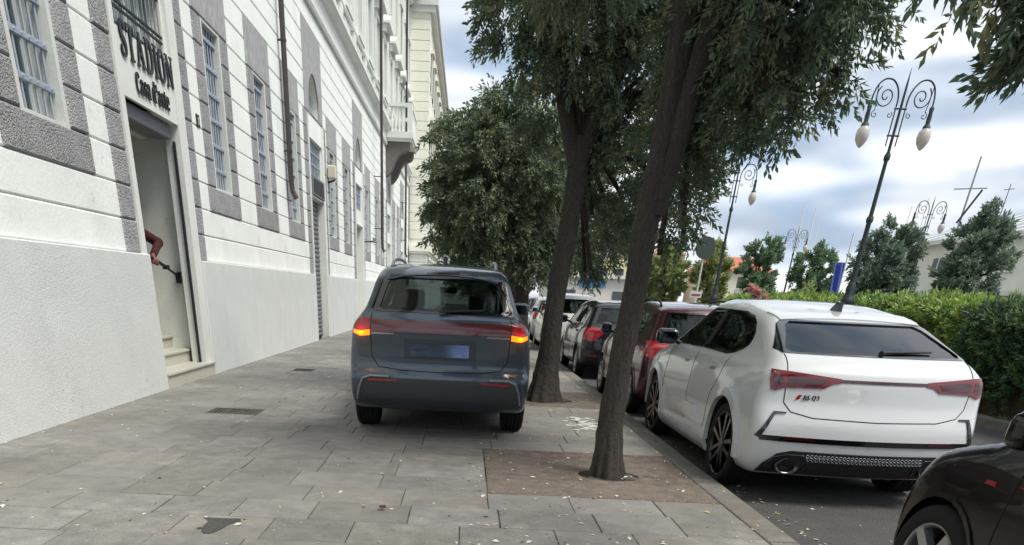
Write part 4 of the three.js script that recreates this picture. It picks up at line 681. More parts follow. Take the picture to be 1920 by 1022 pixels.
// ----- generic hatchback for the others -----
function hatch(o) {
  const k = o.h ?? 1, SZ = o.L / 4, w = o.W ?? .85;
  const sil = [[1.88, .3], [1.97, .42], [2.0, .56], [1.985, .75], [1.95, .92], [1.86, 1.02], [1.6, 1.33], [1.52, 1.40], [1.3, 1.435], [.5, 1.475], [-.1, 1.46], [-.5, 1.38], [-1.15, 1.0], [-1.3, .95], [-1.75, .85], [-1.93, .7], [-2, .5], [-1.97, .3], [-1.8, .22], [-.8, .19], [.9, .19], [1.7, .22]].map(([z, y]) => [z * SZ, y < .6 ? y : .6 + (y - .6) * k]);
  const yk = (y) => y < .6 ? y : .6 + (y - .6) * k, pz = (p) => p.map(([z, y]) => [z * SZ, yk(y)]), px = (p) => p.map(([x, y]) => [x * w / .85, yk(y)]);
  return makeCar({
    L: o.L, W: w, ay: .75, rw: .31, tw: .2, axF: -1.24 * SZ, axR: 1.26 * SZ, track: w - .11, res: o.res ?? [110, 96], bowR: .14, bowF: .4, k: .1, sil,
    wy: [[.18, w - .07], [.3, w - .02], [.5, w], [.68, w + .002], [yk(.85), w - .02], [yk(.96), w - .06], [yk(1.05), w - .11], [yk(1.32), w - .23], [yk(1.48), w - .3]], wz: [[-2.1 * SZ, .82], [-1.7 * SZ, .93], [-1.2 * SZ, .985], [0, 1], [1.2 * SZ, .995], [1.7 * SZ, .97], [2.1 * SZ, .94]],
    rearGlass: px([[-.5, 1.34], [.5, 1.34], [.62, 1.04], [-.62, 1.04]]), windshield: px([[-.5, 1.36], [.5, 1.36], [.64, 1.02], [-.64, 1.02]]),
    sideWin: [pz([[-.95, 1.01], [.1, 1.02], [.1, 1.37], [-.35, 1.35]]), pz([[.17, 1.02], [1.0, 1.05], [1.15, 1.1], [1.0, 1.32], [.17, 1.375]])],
    mirror: [-.72 * SZ, yk(1.0), .18], rim: spokeRim(5, 0), rimMat: CM.rimSilver, dashY: yk(.93), mirY: yk(1.25), frontSeat: .05, rearSeat: .85, sillY: .58, glass: CM.glass, sideGlass: CM.glass, ...o,
    detail: (q) => { const { drape, line, hit, part } = q;
      part('tailgate_seam', line('rear', px([[-.6, 1.0], [-.58, .72], [-.5, .6], [0, .58], [.5, .6], [.58, .72], [.6, 1.0]]), .0045), CM.seam);
      part('lower_bumper', drape('rear', px([[-.72, .3], [.72, .3], [.7, .42], [-.7, .42]]), .008, .03), CM.plastic);
      part('number_plate', drape('rear', px([[-.26, .70], [.26, .70], [.26, .80], [-.26, .80]]), .008, .012), std({ color: 0xd5d8da, roughness: .5 }));
      for (const s of [-1, 1]) {
        const fx = p => s > 0 ? p : mirrorX(p), lp = px(o.lamp ?? [[.56, .78], [.66, .76], [.80, .78], [.80, .93], [.74, .98], [.6, .96]]);
        part('tail_lamp', drape('rear', fx(lp), .010, .04), CM.redBright); part('side_lamp', drape('side', pz(o.lampSide ?? [[1.66, .80], [1.93, .79], [1.93, .95], [1.82, .98], [1.7, .95]]), .008, .03, s), CM.redBright);
        part('reflector', drape('rear', fx(px([[.5, .44], [.68, .44], [.68, .47], [.5, .47]])), .01, .012), CM.red);
        for (const z of [-.82, .135, 1.0]) part('door_seam', line('side', pz([[z, .98], [z, .7], [z, .4]]), .004, s), CM.seam);
        for (const z of [-.02, .86]) part('door_handle', drape('side', pz([[z - .09, .87], [z + .08, .875], [z + .08, .9], [z - .09, .895]]), .03, .03, s), o.handle ?? o.paint);
        part('arch_trim', drape('side', ringPoly(1.26 * SZ, .32, .35, .375, -.05, Math.PI + .05, 16), .008, .03, s), o.arch ?? o.paint); part('arch_trim', drape('side', ringPoly(-1.24 * SZ, .32, .35, .375, -.05, Math.PI + .05, 16), .008, .03, s), o.arch ?? o.paint);
        part('front_lamp', drape('front', fx(px([[.42, .66], [.7, .68], [.74, .8], [.5, .76]])), .006, .02), CM.lens);
        if (o.rails) { const rail = [[1.2, 0], [1.1, .04], [.3, .055], [-.3, .04], [-.42, 0]].map(([z, dy]) => { const t = hit.top(s * w * .62, z * SZ); return [t[0], t[1] + dy, t[2]]; }); part('roof_rail', tube(rail, .016, 40, 7), CM.black); }
      }
      o.more?.(q, px, pz); }
  });
}
const darkRed = paint(0x3e161d, .35, .35);
hatch({ name: 'red_hatchback', label: 'dark red hatchback with roof rails parked ahead of the white SUV', at: [3.33, -.12, -12.62], L: 3.95, W: .87, h: 1.03, paint: darkRed, rails: true, handle: CM.chrome, lamp: [[.56, .80], [.66, .78], [.80, .80], [.80, .95], [.74, 1.0], [.6, .98]], res: [130, 110],
  more: ({ part, drape }) => { part('sill_strip', drape('side', [[-.8, .3], [.85, .3], [.85, .335], [-.8, .335]], .012, .02, -1), CM.satin); } });
hatch({ name: 'black_hatchback', label: 'black compact hatchback parked ahead of the dark red hatchback', at: [3.2, -.12, -17.75], L: 3.95, W: .84, h: 1.0, paint: paint(0x17191e, .3, .3), lamp: [[.54, .74], [.66, .73], [.80, .76], [.80, .94], [.7, .97], [.56, .95]], res: [130, 110] });
hatch({ name: 'white_minivan', label: 'white minivan with tall red tail lamps parked ahead of the black hatchback', at: [3.1, -.12, -24.1], L: 4.2, W: .88, h: 1.14, paint: paint(0xdfe1e0, 0, .32), lamp: [[.66, .82], [.82, .82], [.8, 1.0], [.74, 1.22], [.66, 1.2]], res: [100, 84], rails: true });
hatch({ name: 'silver_hatchback', label: 'silver hatchback parked beyond the white minivan', at: [3.15, -.12, -29.6], L: 4.0, paint: paint(0xb4b8bb, .6, .35), res: [80, 64] });
hatch({ name: 'navy_hatchback', label: 'navy blue hatchback parked beyond the silver one', at: [3.15, -.12, -34.7], L: 4.0, paint: paint(0x1e2a3e, .4, .35), res: [80, 64] });
hatch({ name: 'white_hatchback', label: 'white hatchback last in the parked row', at: [3.15, -.12, -39.9], L: 4.0, paint: paint(0xd9dbda, 0, .35), res: [80, 64] });
// ----- near black car behind the white SUV -----
hatch({ name: 'black_saloon', label: 'glossy black car with silver five-spoke wheels behind the white SUV', at: [3.38, -.12, -2.42], L: 4.0, W: .88, h: 1.05, paint: phy({ color: 0x040405, roughness: .3, metalness: 0, specularIntensity: .5, clearcoat: .55, clearcoatRoughness: .03 }), res: [170, 150], rw: .315, wheelTurn: .55, rim: spokeRim(5, 0), glass: CM.glassMid,
  more: ({ part, drape, line }) => { part('bonnet_seam', line('top', [[-.66, -1.2], [-.66, -1.5], [-.6, -1.75]], .005), CM.seam); part('bonnet_seam', line('top', [[.66, -1.2], [.66, -1.5], [.6, -1.75]], .005), CM.seam); part('grille', drape('front', [[-.35, .5], [.35, .5], [.38, .62], [-.38, .62]], .006, .02), CM.plastic); part('side_repeater', drape('side', [[-1.02, .8], [-.94, .8], [-.95, .82], [-1.01, .82]], .006, .01, -1), CM.redBright); } });
console.log('cars done');
// ---------- trees ----------
const leafM = (c) => phy({ color: c, roughness: .68, transmission: .38, thickness: 0, side: THREE.DoubleSide });
function sprayGeo(seed, n = 15, len = .3, ll = .085, lw = .030) {
  const r = mulberry(seed), V = [], N = [], tri = (...a) => { const [p, q, s] = a.map(v => new THREE.Vector3(...v)); const nn = q.clone().sub(p).cross(s.clone().sub(p)).normalize(); for (const v of [p, q, s]) { V.push(v.x, v.y, v.z); N.push(nn.x, nn.y, nn.z); } };
  for (let i = 0; i < n; i++) {
    const t = (i + .6) / n, y = len * (t - .3), az = i * 2.4 + r() * .9, tilt = lerp(1.25, .3, t) + (r() - .5) * .5, l = ll * (.7 + r() * .6), w = lw * (.75 + r() * .5);
    const dir = new THREE.Vector3(Math.sin(tilt) * Math.cos(az), Math.cos(tilt), Math.sin(tilt) * Math.sin(az)), side = new THREE.Vector3(r() - .5, r() - .5, r() - .5).cross(dir).normalize(), up = dir.clone().cross(side);
    const b = new THREE.Vector3(Math.sin(i) * .012, y, Math.cos(i) * .012), m = b.clone().addScaledVector(dir, l * .48).addScaledVector(up, -w * .28), e = b.clone().addScaledVector(dir, l).addScaledVector(up, -l * .16 * r());
    const L = b.clone().addScaledVector(dir, l * .45).addScaledVector(side, w / 2), Rr = b.clone().addScaledVector(dir, l * .45).addScaledVector(side, -w / 2);
    tri(b.toArray(), m.toArray(), L.toArray()); tri(m.toArray(), e.toArray(), L.toArray()); tri(b.toArray(), Rr.toArray(), m.toArray()); tri(m.toArray(), Rr.toArray(), e.toArray());
  }
  const g = new THREE.BufferGeometry(); g.setAttribute('position', new THREE.Float32BufferAttribute(V, 3)); g.setAttribute('normal', new THREE.Float32BufferAttribute(N, 3)); return g;
}
const SPRAY = [sprayGeo(3), sprayGeo(5)], TUFT = [sprayGeo(8, 20, .2, .075, .038), sprayGeo(9, 20, .2, .075, .038)];
const oak = leafM(0xffffff);
function foliage(parent, name, spots, geos, o) { // spots: [x, y, z, outX, outY, outZ]
  const q = new THREE.Quaternion(), up = new THREE.Vector3(0, 1, 0), d = new THREE.Vector3(), m = new THREE.Matrix4(), c = new THREE.Color(), r = mulberry(o.seed ?? 1);
  geos.forEach((g, gi) => {
    const mine = spots.filter((_, i) => i % geos.length == gi), im = new THREE.InstancedMesh(g, o.mat ?? oak, mine.length);
    mine.forEach((s, i) => { d.set(s[3] + (r() - .5) * 1.1, s[4] + (r() - .5) * 1.1 - (o.droop ?? .5), s[5] + (r() - .5) * 1.1).normalize(); q.setFromUnitVectors(up, d); q.multiply(new THREE.Quaternion().setFromAxisAngle(up, r() * 6.28)); const k = (o.scale ?? 1) * (.75 + r() * .55); m.compose(new THREE.Vector3(s[0], s[1], s[2]), q, new THREE.Vector3(k, k, k)); im.setMatrixAt(i, m);
      const t = r(), cols = o.cols, a = cols[Math.floor(r() * cols.length)]; c.setRGB(a[0] * (.8 + t * .4), a[1] * (.8 + t * .4), a[2] * (.8 + t * .4)); im.setColorAt(i, c); });
    im.name = name; im.userData.kind = 'stuff'; im.castShadow = im.receiveShadow = true; parent.add(im);
  });
}
function blobSpots(blobs, dens, seed, clump = .15) {
  const r = mulberry(seed), g = () => (r() + r() + r() - 1.5) * .9, out = [];
  for (const [x, y, z, rx, ry, rz, k = 1] of blobs) {
    const n = Math.round(4.19 * rx * ry * rz * dens * k), nc = Math.max(4, Math.round(n / 13));
    for (let i = 0; i < nc; i++) {
      let a, b, c, l; do { a = r() * 2 - 1; b = r() * 2 - 1; c = r() * 2 - 1; l = Math.hypot(a, b, c); } while (l > 1 || l < .05); const f = Math.pow(l, .45) / l; a *= f; b *= f; c *= f;
      for (let j = 0; j < 13; j++) out.push([x + a * rx + g() * clump, y + b * ry + g() * clump, z + c * rz + g() * clump, a * .8 + g() * .4, b * .5, c * .8 + g() * .4]);
    }
  }
  return out;
}
function trunkGeo(path, seg = 60, rad = 44, rough = .07) { // path: [x, y, z, r]
  const cv = new THREE.CatmullRomCurve3(path.map(p => new THREE.Vector3(p[0], p[1], p[2])), false, 'centripetal'), n = path.length - 1, V = [], U = [], I = [], len = cv.getLength(), kr = mulberry(Math.round(path[0][2] * -100)), knots = Array.from({ length: 5 }, () => [kr() * 6.28, path[0][1] + .5 + kr() * 2.4]);
  for (let j = 0; j <= seg; j++) {
    const t = j / seg, c = cv.getPoint(t), k = t * n, i = Math.min(Math.floor(k), n - 1), r0 = lerp(path[i][3], path[i + 1][3], k - i), tan = cv.getTangent(t), sx = new THREE.Vector3(0, 0, 1).cross(tan).normalize(), sy = tan.clone().cross(sx);
    for (let q = 0; q <= rad; q++) { const a = q / rad * Math.PI * 2, ca = Math.cos(a), sa = Math.sin(a), fl = Math.max(0, 1 - c.y / .4) ** 1.5, r = r0 * (1 + rough * n3(ca * 1.6 + path[0][0], sa * 1.6, c.y * 1.3) + rough * .6 * n3(ca * 5, sa * 5, c.y * 2.5) + rough * .45 * n3(ca * 14, sa * 14, c.y * 9) + .16 * knots.reduce((s, k) => s + Math.exp(-((1 - Math.cos(a - k[0])) * 9 + ((c.y - k[1]) / .07) ** 2)), 0) + fl * (.16 * Math.sin(a * 5 + path[0][2] + 2 * n2(ca, sa)) + .07 * Math.sin(a * 9)));
      V.push(c.x + (sx.x * ca + sy.x * sa) * r, c.y + (sx.y * ca + sy.y * sa) * r, c.z + (sx.z * ca + sy.z * sa) * r); U.push(a / 6.2832 * 2, t * len * 1.15); }
  }
  for (let j = 0; j < seg; j++) for (let q = 0; q < rad; q++) { const a = j * (rad + 1) + q, b = a + rad + 1; I.push(a, a + 1, b, a + 1, b + 1, b); }
  const g = new THREE.BufferGeometry(); g.setAttribute('position', new THREE.Float32BufferAttribute(V, 3)); g.setAttribute('uv', new THREE.Float32BufferAttribute(U, 2)); g.setIndex(I); g.computeVertexNormals(); return g;
}
const OAK = [[.115, .17, .09], [.12, .18, .105], [.14, .19, .10], [.095, .145, .09], [.22, .235, .115], [.10, .155, .105]];
function tree(o) {
  const t = thing(o.name, o.label, 'tree', [0, 0, 0], 0, o.group);
  part('trunk', trunkGeo(o.trunk, o.seg ?? 130), M.bark, t);
  for (const l of o.limbs ?? []) part('limb', trunkGeo(l, 30, 14, .05), M.bark, t);
  const from = o.fork ?? o.trunk[o.trunk.length - 1], tw = [];
  for (const b of o.blobs) { const r = mulberry(Math.round(b[0] * 100 + b[1] * 10)); for (let k = 0; k < (o.twigs ?? 2); k++) { const e = [b[0] + (r() - .5) * b[3] * 1.5, b[1] + (r() - .5) * b[4] * 1.4, b[2] + (r() - .5) * b[5] * 1.4]; const s = [from[0] + (r() - .5) * .06, from[1] - (k ? .1 : 0), from[2] + (r() - .5) * .06]; tw.push(tube([s, [lerp(s[0], e[0], .4), lerp(s[1], e[1], .55) + .12, lerp(s[2], e[2], .4)], e], (o.twigR ?? .022), 14, 6)); } }
  part('branches', join(tw), M.twig, t);
  foliage(t, 'crown', blobSpots(o.blobs, o.dens ?? 260, o.seed, o.clump), o.geos ?? SPRAY, { scale: o.scale ?? 1, cols: o.cols ?? OAK, seed: o.seed + 1, droop: o.droop, mat: o.mat });
  return t;
}
const G1 = 'evergreen trees along the pavement';
tree({ name: 'street_tree', label: 'slim leaning evergreen tree with mossy bark beside the white SUV', group: G1, seed: 21, dens: 1050, scale: .6, fork: [1.45, 3.25, -6.4],
  trunk: [[1.31, -.05, -6.41, 0.1628], [1.305, .12, -6.41, 0.132], [1.295, .45, -6.41, 0.103], [1.30, .9, -6.41, 0.09416], [1.335, 1.4, -6.41, 0.0924], [1.345, 1.9, -6.41, 0.09152], [1.385, 2.35, -6.41, 0.08976], [1.40, 2.9, -6.41, 0.088], [1.40, 3.4, -6.42, 0.0968], [1.33, 4.4, -6.5, 0.0748]],
  limbs: [[[1.40, 1.95, -6.39, .07], [1.47, 2.4, -6.36, .075], [1.55, 2.9, -6.33, .078], [1.66, 3.4, -6.3, .075], [1.95, 4.3, -6.2, .055]], [[1.55, 2.9, -6.33, .035], [1.85, 3.15, -6.25, .03], [2.3, 3.2, -6.1, .018]]],
  blobs: [[2.0, 3.35, -6.2, .6, .58, .8, 1], [2.33, 3.02, -6.1, .26, .22, .45, .75], [2.36, 2.74, -6.1, .2, .1, .3, .8], [2.15, 2.62, -6.2, .25, .1, .3, .8], [2.0, 2.62, -6.5, .42, .2, .5, .9], [1.85, 2.95, -6.9, .5, .4, .5, .9], [1.68, 2.12, -7.1, .26, .26, .35, .6], [1.78, 1.82, -7.2, .2, .16, .25, .5], [1.62, 2.45, -7.0, .3, .3, .35, .9], [.75, 3.75, -6.9, .7, .45, .8], [1.45, 4.5, -6.4, 1.7, .8, 1.7, .5]] });
tree({ name: 'street_tree', label: 'thick dark trunked evergreen tree beside the grey SUV', group: G1, seed: 31, dens: 620, scale: .74, fork: [1.4, 3.25, -11.37], twigs: 2, twigR: .03,
  trunk: [[1.22, -.05, -11.37, 0.2728], [1.225, .15, -11.37, 0.22], [1.24, .5, -11.37, 0.1628], [1.255, 1.1, -11.37, 0.1364], [1.28, 1.6, -11.37, 0.1294], [1.35, 2.3, -11.37, 0.125], [1.385, 2.8, -11.37, 0.1276], [1.42, 3.2, -11.37, 0.1188]],
  limbs: [[[1.36, 2.9, -11.37, .12], [1.2, 3.35, -11.4, .11], [1.05, 3.9, -11.45, .095], [.95, 4.8, -11.5, .07]], [[1.42, 3.0, -11.37, .12], [1.6, 3.5, -11.3, .11], [1.85, 4.2, -11.2, .09], [2.1, 5.0, -11.1, .06]]],
  blobs: [[.55, 4.35, -11.2, .55, .55, .7], [1.2, 4.3, -10.9, .7, .65, .8], [.95, 3.6, -11.9, .45, .35, .5, .8], [2.1, 4.0, -11.3, .75, .85, .8], [1.95, 3.05, -11.6, .45, .5, .5, .9], [1.85, 2.25, -12.0, .42, .5, .4, 1], [2.15, 2.6, -12.3, .35, .5, .4, .9], [1.7, 1.75, -12.2, .2, .2, .3, .6], [2.8, 3.8, -11, .7, .8, .8, .9], [2.9, 2.9, -11.4, .35, .45, .5, .7], [1.3, 5.5, -11.3, 1.9, .9, 1.7, .6]] });
tree({ name: 'street_tree', label: 'bushy full crowned evergreen tree ahead of the grey SUV', group: G1, seed: 41, dens: 330, scale: .95, twigs: 1, fork: [1.15, 2.2, -17],
  trunk: [[1.2, -.05, -17, .24], [1.2, .3, -17, .17], [1.18, 1.2, -17, .14], [1.15, 2.3, -17, .12]], cols: [...OAK, [.2, .25, .12], [.18, .23, .11], [.16, .22, .12], [.15, .2, .11]],
  blobs: [[.35, 3.0, -16.9, 1.05, 1.35, 1.1], [-.1, 3.9, -17, .7, .75, .8], [.6, 4.1, -17, .8, .8, .9], [1.2, 3.2, -16.8, .8, 1.3, .9], [-.35, 2.9, -17, .55, .8, .7], [.3, 2.0, -17, .9, .5, .9], [1.4, 2.1, -17, .7, .5, .8]] });
tree({ name: 'street_tree', label: 'distant dark evergreen tree between the two near trunks', group: G1, seed: 51, dens: 110, scale: 1.35, twigs: 1, fork: [1.3, 2.3, -22.5],
  trunk: [[1.2, -.05, -22.5, .24], [1.2, .3, -22.5, .17], [1.25, 1.2, -22.5, .15], [1.3, 2.4, -22.5, .13]],
  blobs: [[1.6, 3.6, -22.5, 1.6, 1.5, 1.4], [2.6, 3.0, -22.5, 1.0, .9, 1.2], [2.3, 4.6, -22.3, 1.2, 1.0, 1.2], [.6, 4.2, -22.5, 1.2, 1.2, 1.2], [3.5, 3.6, -22.5, 1.1, 1.3, 1.1], [4.0, 2.7, -22.8, .6, .6, .8, .8]] });
tree({ name: 'street_tree', label: 'farthest evergreen tree of the pavement row', group: G1, seed: 56, dens: 70, scale: 1.6, twigs: 1, fork: [1.3, 2.3, -28],
  trunk: [[1.2, -.05, -28, .24], [1.2, .3, -28, .17], [1.25, 1.2, -28, .15], [1.3, 2.4, -28, .13]], blobs: [[1.5, 3.8, -28, 1.8, 1.6, 1.4], [.3, 4.2, -28, 1.2, 1.3, 1.2]] });
tree({ name: 'street_tree', label: 'overhanging leafy branch of a tree above the black car', group: G1, seed: 61, dens: 620, scale: .68, fork: [1.95, 3.0, -3.5], twigs: 1, twigR: .012,
  trunk: [[1.3, -.05, -1.35, .21], [1.3, .3, -1.35, .15], [1.32, 1.4, -1.35, .135], [1.4, 2.6, -1.35, .125], [1.45, 3.6, -1.4, .1]], limbs: [[[1.42, 2.9, -1.35, .07], [1.7, 3.1, -2.3, .05], [1.95, 3.0, -3.5, .03], [2.5, 2.75, -4.1, .012]]],
  blobs: [[1.9, 2.75, -4.0, .16, .06, .12, 2.4], [2.16, 2.71, -4.05, .15, .08, .15, 2.6], [2.42, 2.55, -4.0, .08, .07, .12, 3], [2.52, 2.45, -4.05, .08, .11, .14, 3], [2.56, 2.74, -4.05, .22, .16, .25, 2.2], [1.9, 4.0, -2.4, 1.3, .6, 1.5, .3]] });
// rounded young trees across the road
const GR = [[.2, .31, .16], [.17, .28, .16], [.23, .34, .18], [.14, .23, .14]], YG = [[.42, .47, .18], [.37, .43, .18], [.29, .37, .16]], BG = [[.21, .29, .22], [.25, .33, .25], [.16, .23, .18], [.28, .35, .25]];
[['round leafy young tree beside the double lamp post', 10.15, -20, .7, .95, 2.25, BG], ['tall shaggy young tree in front of the pale low building', 11.0, -18, .64, .92, 2.25, BG], ['neat oval young tree between the flags and the lamp', 11.85, -28, .66, .9, 2.35, GR], ['tall pointed young tree below the blue streaks of cloud', 9.95, -28, .6, 1.0, 2.45, GR], ['yellowish bushy tree behind the red hatchback', 7.6, -31, .75, 1.0, 2.2, YG], ['pale green tree with a lamp post in front of it', 8.9, -30, .6, 1.1, 2.3, YG], ['low rounded bushy tree behind the slim trunk', 6.95, -32, .6, .75, 1.75, GR]].forEach(([label, x, z, rx, ry, cy, cols], i) => {
  const b = [[x, cy, z, rx, ry, rx]]; const r = mulberry(70 + i); for (let k = 0; k < 6; k++) { const a = r() * 6.28, yy = (r() - .5) * 1.7; b.push([x + Math.cos(a) * rx * .45, cy + yy * ry * .62, z + Math.sin(a) * rx * .45, rx * .42, ry * .36, rx * .42]); }
  if (i == 1) b.push([x + .15, cy + 1.0, z, .2, .26, .2], [x - .2, cy + .85, z, .14, .18, .14]);
  tree({ name: 'young_tree', label, group: 'young trees across the road', clump: .1, seed: 80 + i * 3, dens: 430, scale: 1.08, geos: TUFT, droop: -.1, cols, twigs: 1, fork: [x, cy - ry * .6, z], seg: 16, trunk: [[x, -.03, z, .08], [x, .6, z, .06], [x, cy - ry * .4, z, .05]], blobs: b });
});
// hedges
function hedge(name, label, [x0, x1, y1, z0, z1], cols, dens, scale, seed) {
  const t = thing(name, label, 'hedge'), r = mulberry(seed), s = [];
  const n = Math.round(((x1 - x0) * (z1 - z0) + (z1 - z0) * y1 * 1.2 + (x1 - x0) * y1 * 2) * dens);
  for (let i = 0; i < n; i++) { const f = r(), z = lerp(z0, z1, r()), x = lerp(x0, x1, r()), y = y1 * Math.sqrt(r()), w = .07 * n2(x * 1.5 + z * 1.5, y * 2 + seed), d = r() * .16;
    if (f < .34) s.push([x, y1 + w - d, z, 0, 1.4, 0]); else if (f < .72) s.push([x0 - w + d, y, z, -1.2, .5, 0]); else if (f < .9) s.push([x, y, z1 + w - d, 0, .5, 1.2]); else s.push([x, y, z0 + d, 0, .4, -1]); }
  part('branches', box(x0 + .14, x1 - .1, 0, y1 - .14, z0 + .1, z1 - .14), std({ color: 0x4d4230, roughness: 1 }), t);
  foliage(t, 'foliage', s, TUFT, { scale, cols, seed, droop: 0 });
}
hedge('clipped_hedge', 'dark green clipped hedge across the road beyond the black car', [8.3, 9.4, 1.42, -13.1, -7.5], [[.06, .13, .06], [.08, .15, .07], [.10, .19, .07], [.16, .26, .08]], 170, 1.15, 5);
hedge('clipped_hedge', 'light green clipped hedge across the road behind the white SUV', [8.7, 9.9, 1.5, -27, -14], [[.36, .48, .11], [.40, .52, .14], [.27, .40, .11], [.19, .31, .10]], 85, 1.25, 6);
{
  const t = thing('flowering_bush', 'pink flowering bush behind the white SUV roof', 'bush'), b = [[8.3, 1.38, -22, .55, .45, .4]]; foliage(t, 'foliage', blobSpots(b, 120, 91), TUFT, { scale: 1.2, cols: GR, seed: 92, droop: 0 });
  foliage(t, 'blossom', blobSpots([[8.3, 1.7, -22, .58, .2, .4]], 200, 93, .1), TUFT, { scale: .7, cols: [[.6, .25, .25], [.65, .35, .3], [.5, .2, .2]], seed: 94, droop: -.4 }); part('stem', rod([8.15, 0, -22], [8.15, 1.2, -22], .05), M.twig, t);
  const u = thing('green_bush', 'small bright green bush beside the pink flowering bush', 'bush'); foliage(u, 'foliage', blobSpots([[10.1, 1.3, -24, .6, .55, .5]], 140, 95), TUFT, { scale: 1.3, cols: YG, seed: 96, droop: -.2 }); part('stem', rod([10.1, 0, -24], [10.1, 1.1, -24], .05), M.twig, u);
}
console.log('plants done');
// ---------- lamp posts ----------
const lampM = std({ color: 0x3d4648, roughness: .5, metalness: .5 }), globeM = phy({ color: 0xd9d3cc, roughness: .35, transmission: .35, thickness: 0 });
function scroll(cx, cy, r0, turns, a0, dir) { const p = []; for (let k = 0; k <= 40; k++) { const t = k / 40, a = a0 + dir * t * turns * 6.283, r = r0 * (1 - t * .86); p.push([cx + r * Math.cos(a), cy + r * Math.sin(a), 0]); } return p; }
function lampPost(x, z, label) {
  const t = thing('double_lamp_post', label, 'street lamp', [x, 0, z], 0, 'cast iron double lamp posts');
  part('base', latheY([[.001, 0], [.24, 0], [.24, .12], [.2, .16], [.17, .5], [.2, .56], [.14, .62], [.12, 1.0], [.17, 1.08], [.19, 1.2], [.15, 1.3], [.1, 1.36], [.12, 1.46], [.14, 1.52], [.12, 1.6], [.08, 1.68], [.1, 1.78], [.06, 1.9]], 20), lampM, t);
  part('shaft', latheY([[.06, 1.9], [.05, 2.6], [.048, 2.96], [.07, 3.0], [.07, 3.05], [.042, 3.1], [.036, 4.0], [.06, 4.04], [.06, 4.1], [.03, 4.16], [.024, 4.9], [.02, 5.2], [.004, 5.45]], 14), lampM, t);
  part('collar', join([rod([-.12, 4.42, 0], [.12, 4.42, 0], .016), rod([-.12, 4.84, 0], [.12, 4.84, 0], .016), rod([-.095, 4.25, 0], [-.095, 4.9, 0], .012), rod([.095, 4.25, 0], [.095, 4.9, 0], .012)]), lampM, t);
  for (const s of [-1, 1]) {
    const arm = [[.095, 4.88], [.10, 5.0], [.16, 5.16], [.28, 5.27], [.42, 5.28], [.53, 5.2], [.59, 5.05], [.605, 4.88]].map(([a, b]) => [a * s, b, 0]);
    const a = part('arm', join([tube(arm, .015, 40, 7), tube(scroll(.345 * s, 5.02, .19, 1.6, s > 0 ? .9 : Math.PI - .9, s > 0 ? -1 : 1), .011, 60, 6), tube(scroll(.48 * s, 4.74, .065, 1.1, s > 0 ? 1.4 : Math.PI - 1.4, s > 0 ? -1 : 1), .008, 30, 5), tube([[.53 * s, 5.2, 0], [.52 * s, 4.98, 0], [.49 * s, 4.8, 0]], .008, 16, 5), tube(scroll(.19 * s, 4.74, .055, 1.1, s > 0 ? 2.2 : .94, s > 0 ? 1 : -1), .008, 30, 5)]), lampM, t);
    const l = new THREE.Group(); l.name = 'lantern'; t.add(l);
    part('holder', latheY([[.02, 4.9], [.045, 4.86], [.035, 4.8], [.045, 4.72], [.04, 4.62], [.07, 4.58], [.075, 4.54]], 14).translate(.605 * s, 0, 0), lampM, l);
    part('globe', latheY([[.07, 4.55], [.11, 4.5], [.125, 4.42], [.11, 4.33], [.06, 4.25], [.02, 4.21], [.001, 4.2]], 22).translate(.605 * s, 0, 0), globeM, l);
  }
  return t;
}
lampPost(8.27, -17.5, 'cast iron double lamp post rising behind the white SUV'); lampPost(8.45, -27.5, 'cast iron double lamp post half hidden by hanging leaves'); lampPost(18.4, -34, 'far cast iron lamp post beside the pale low building'); lampPost(18.9, -48.2, 'far cast iron lamp post beside the oval young tree');
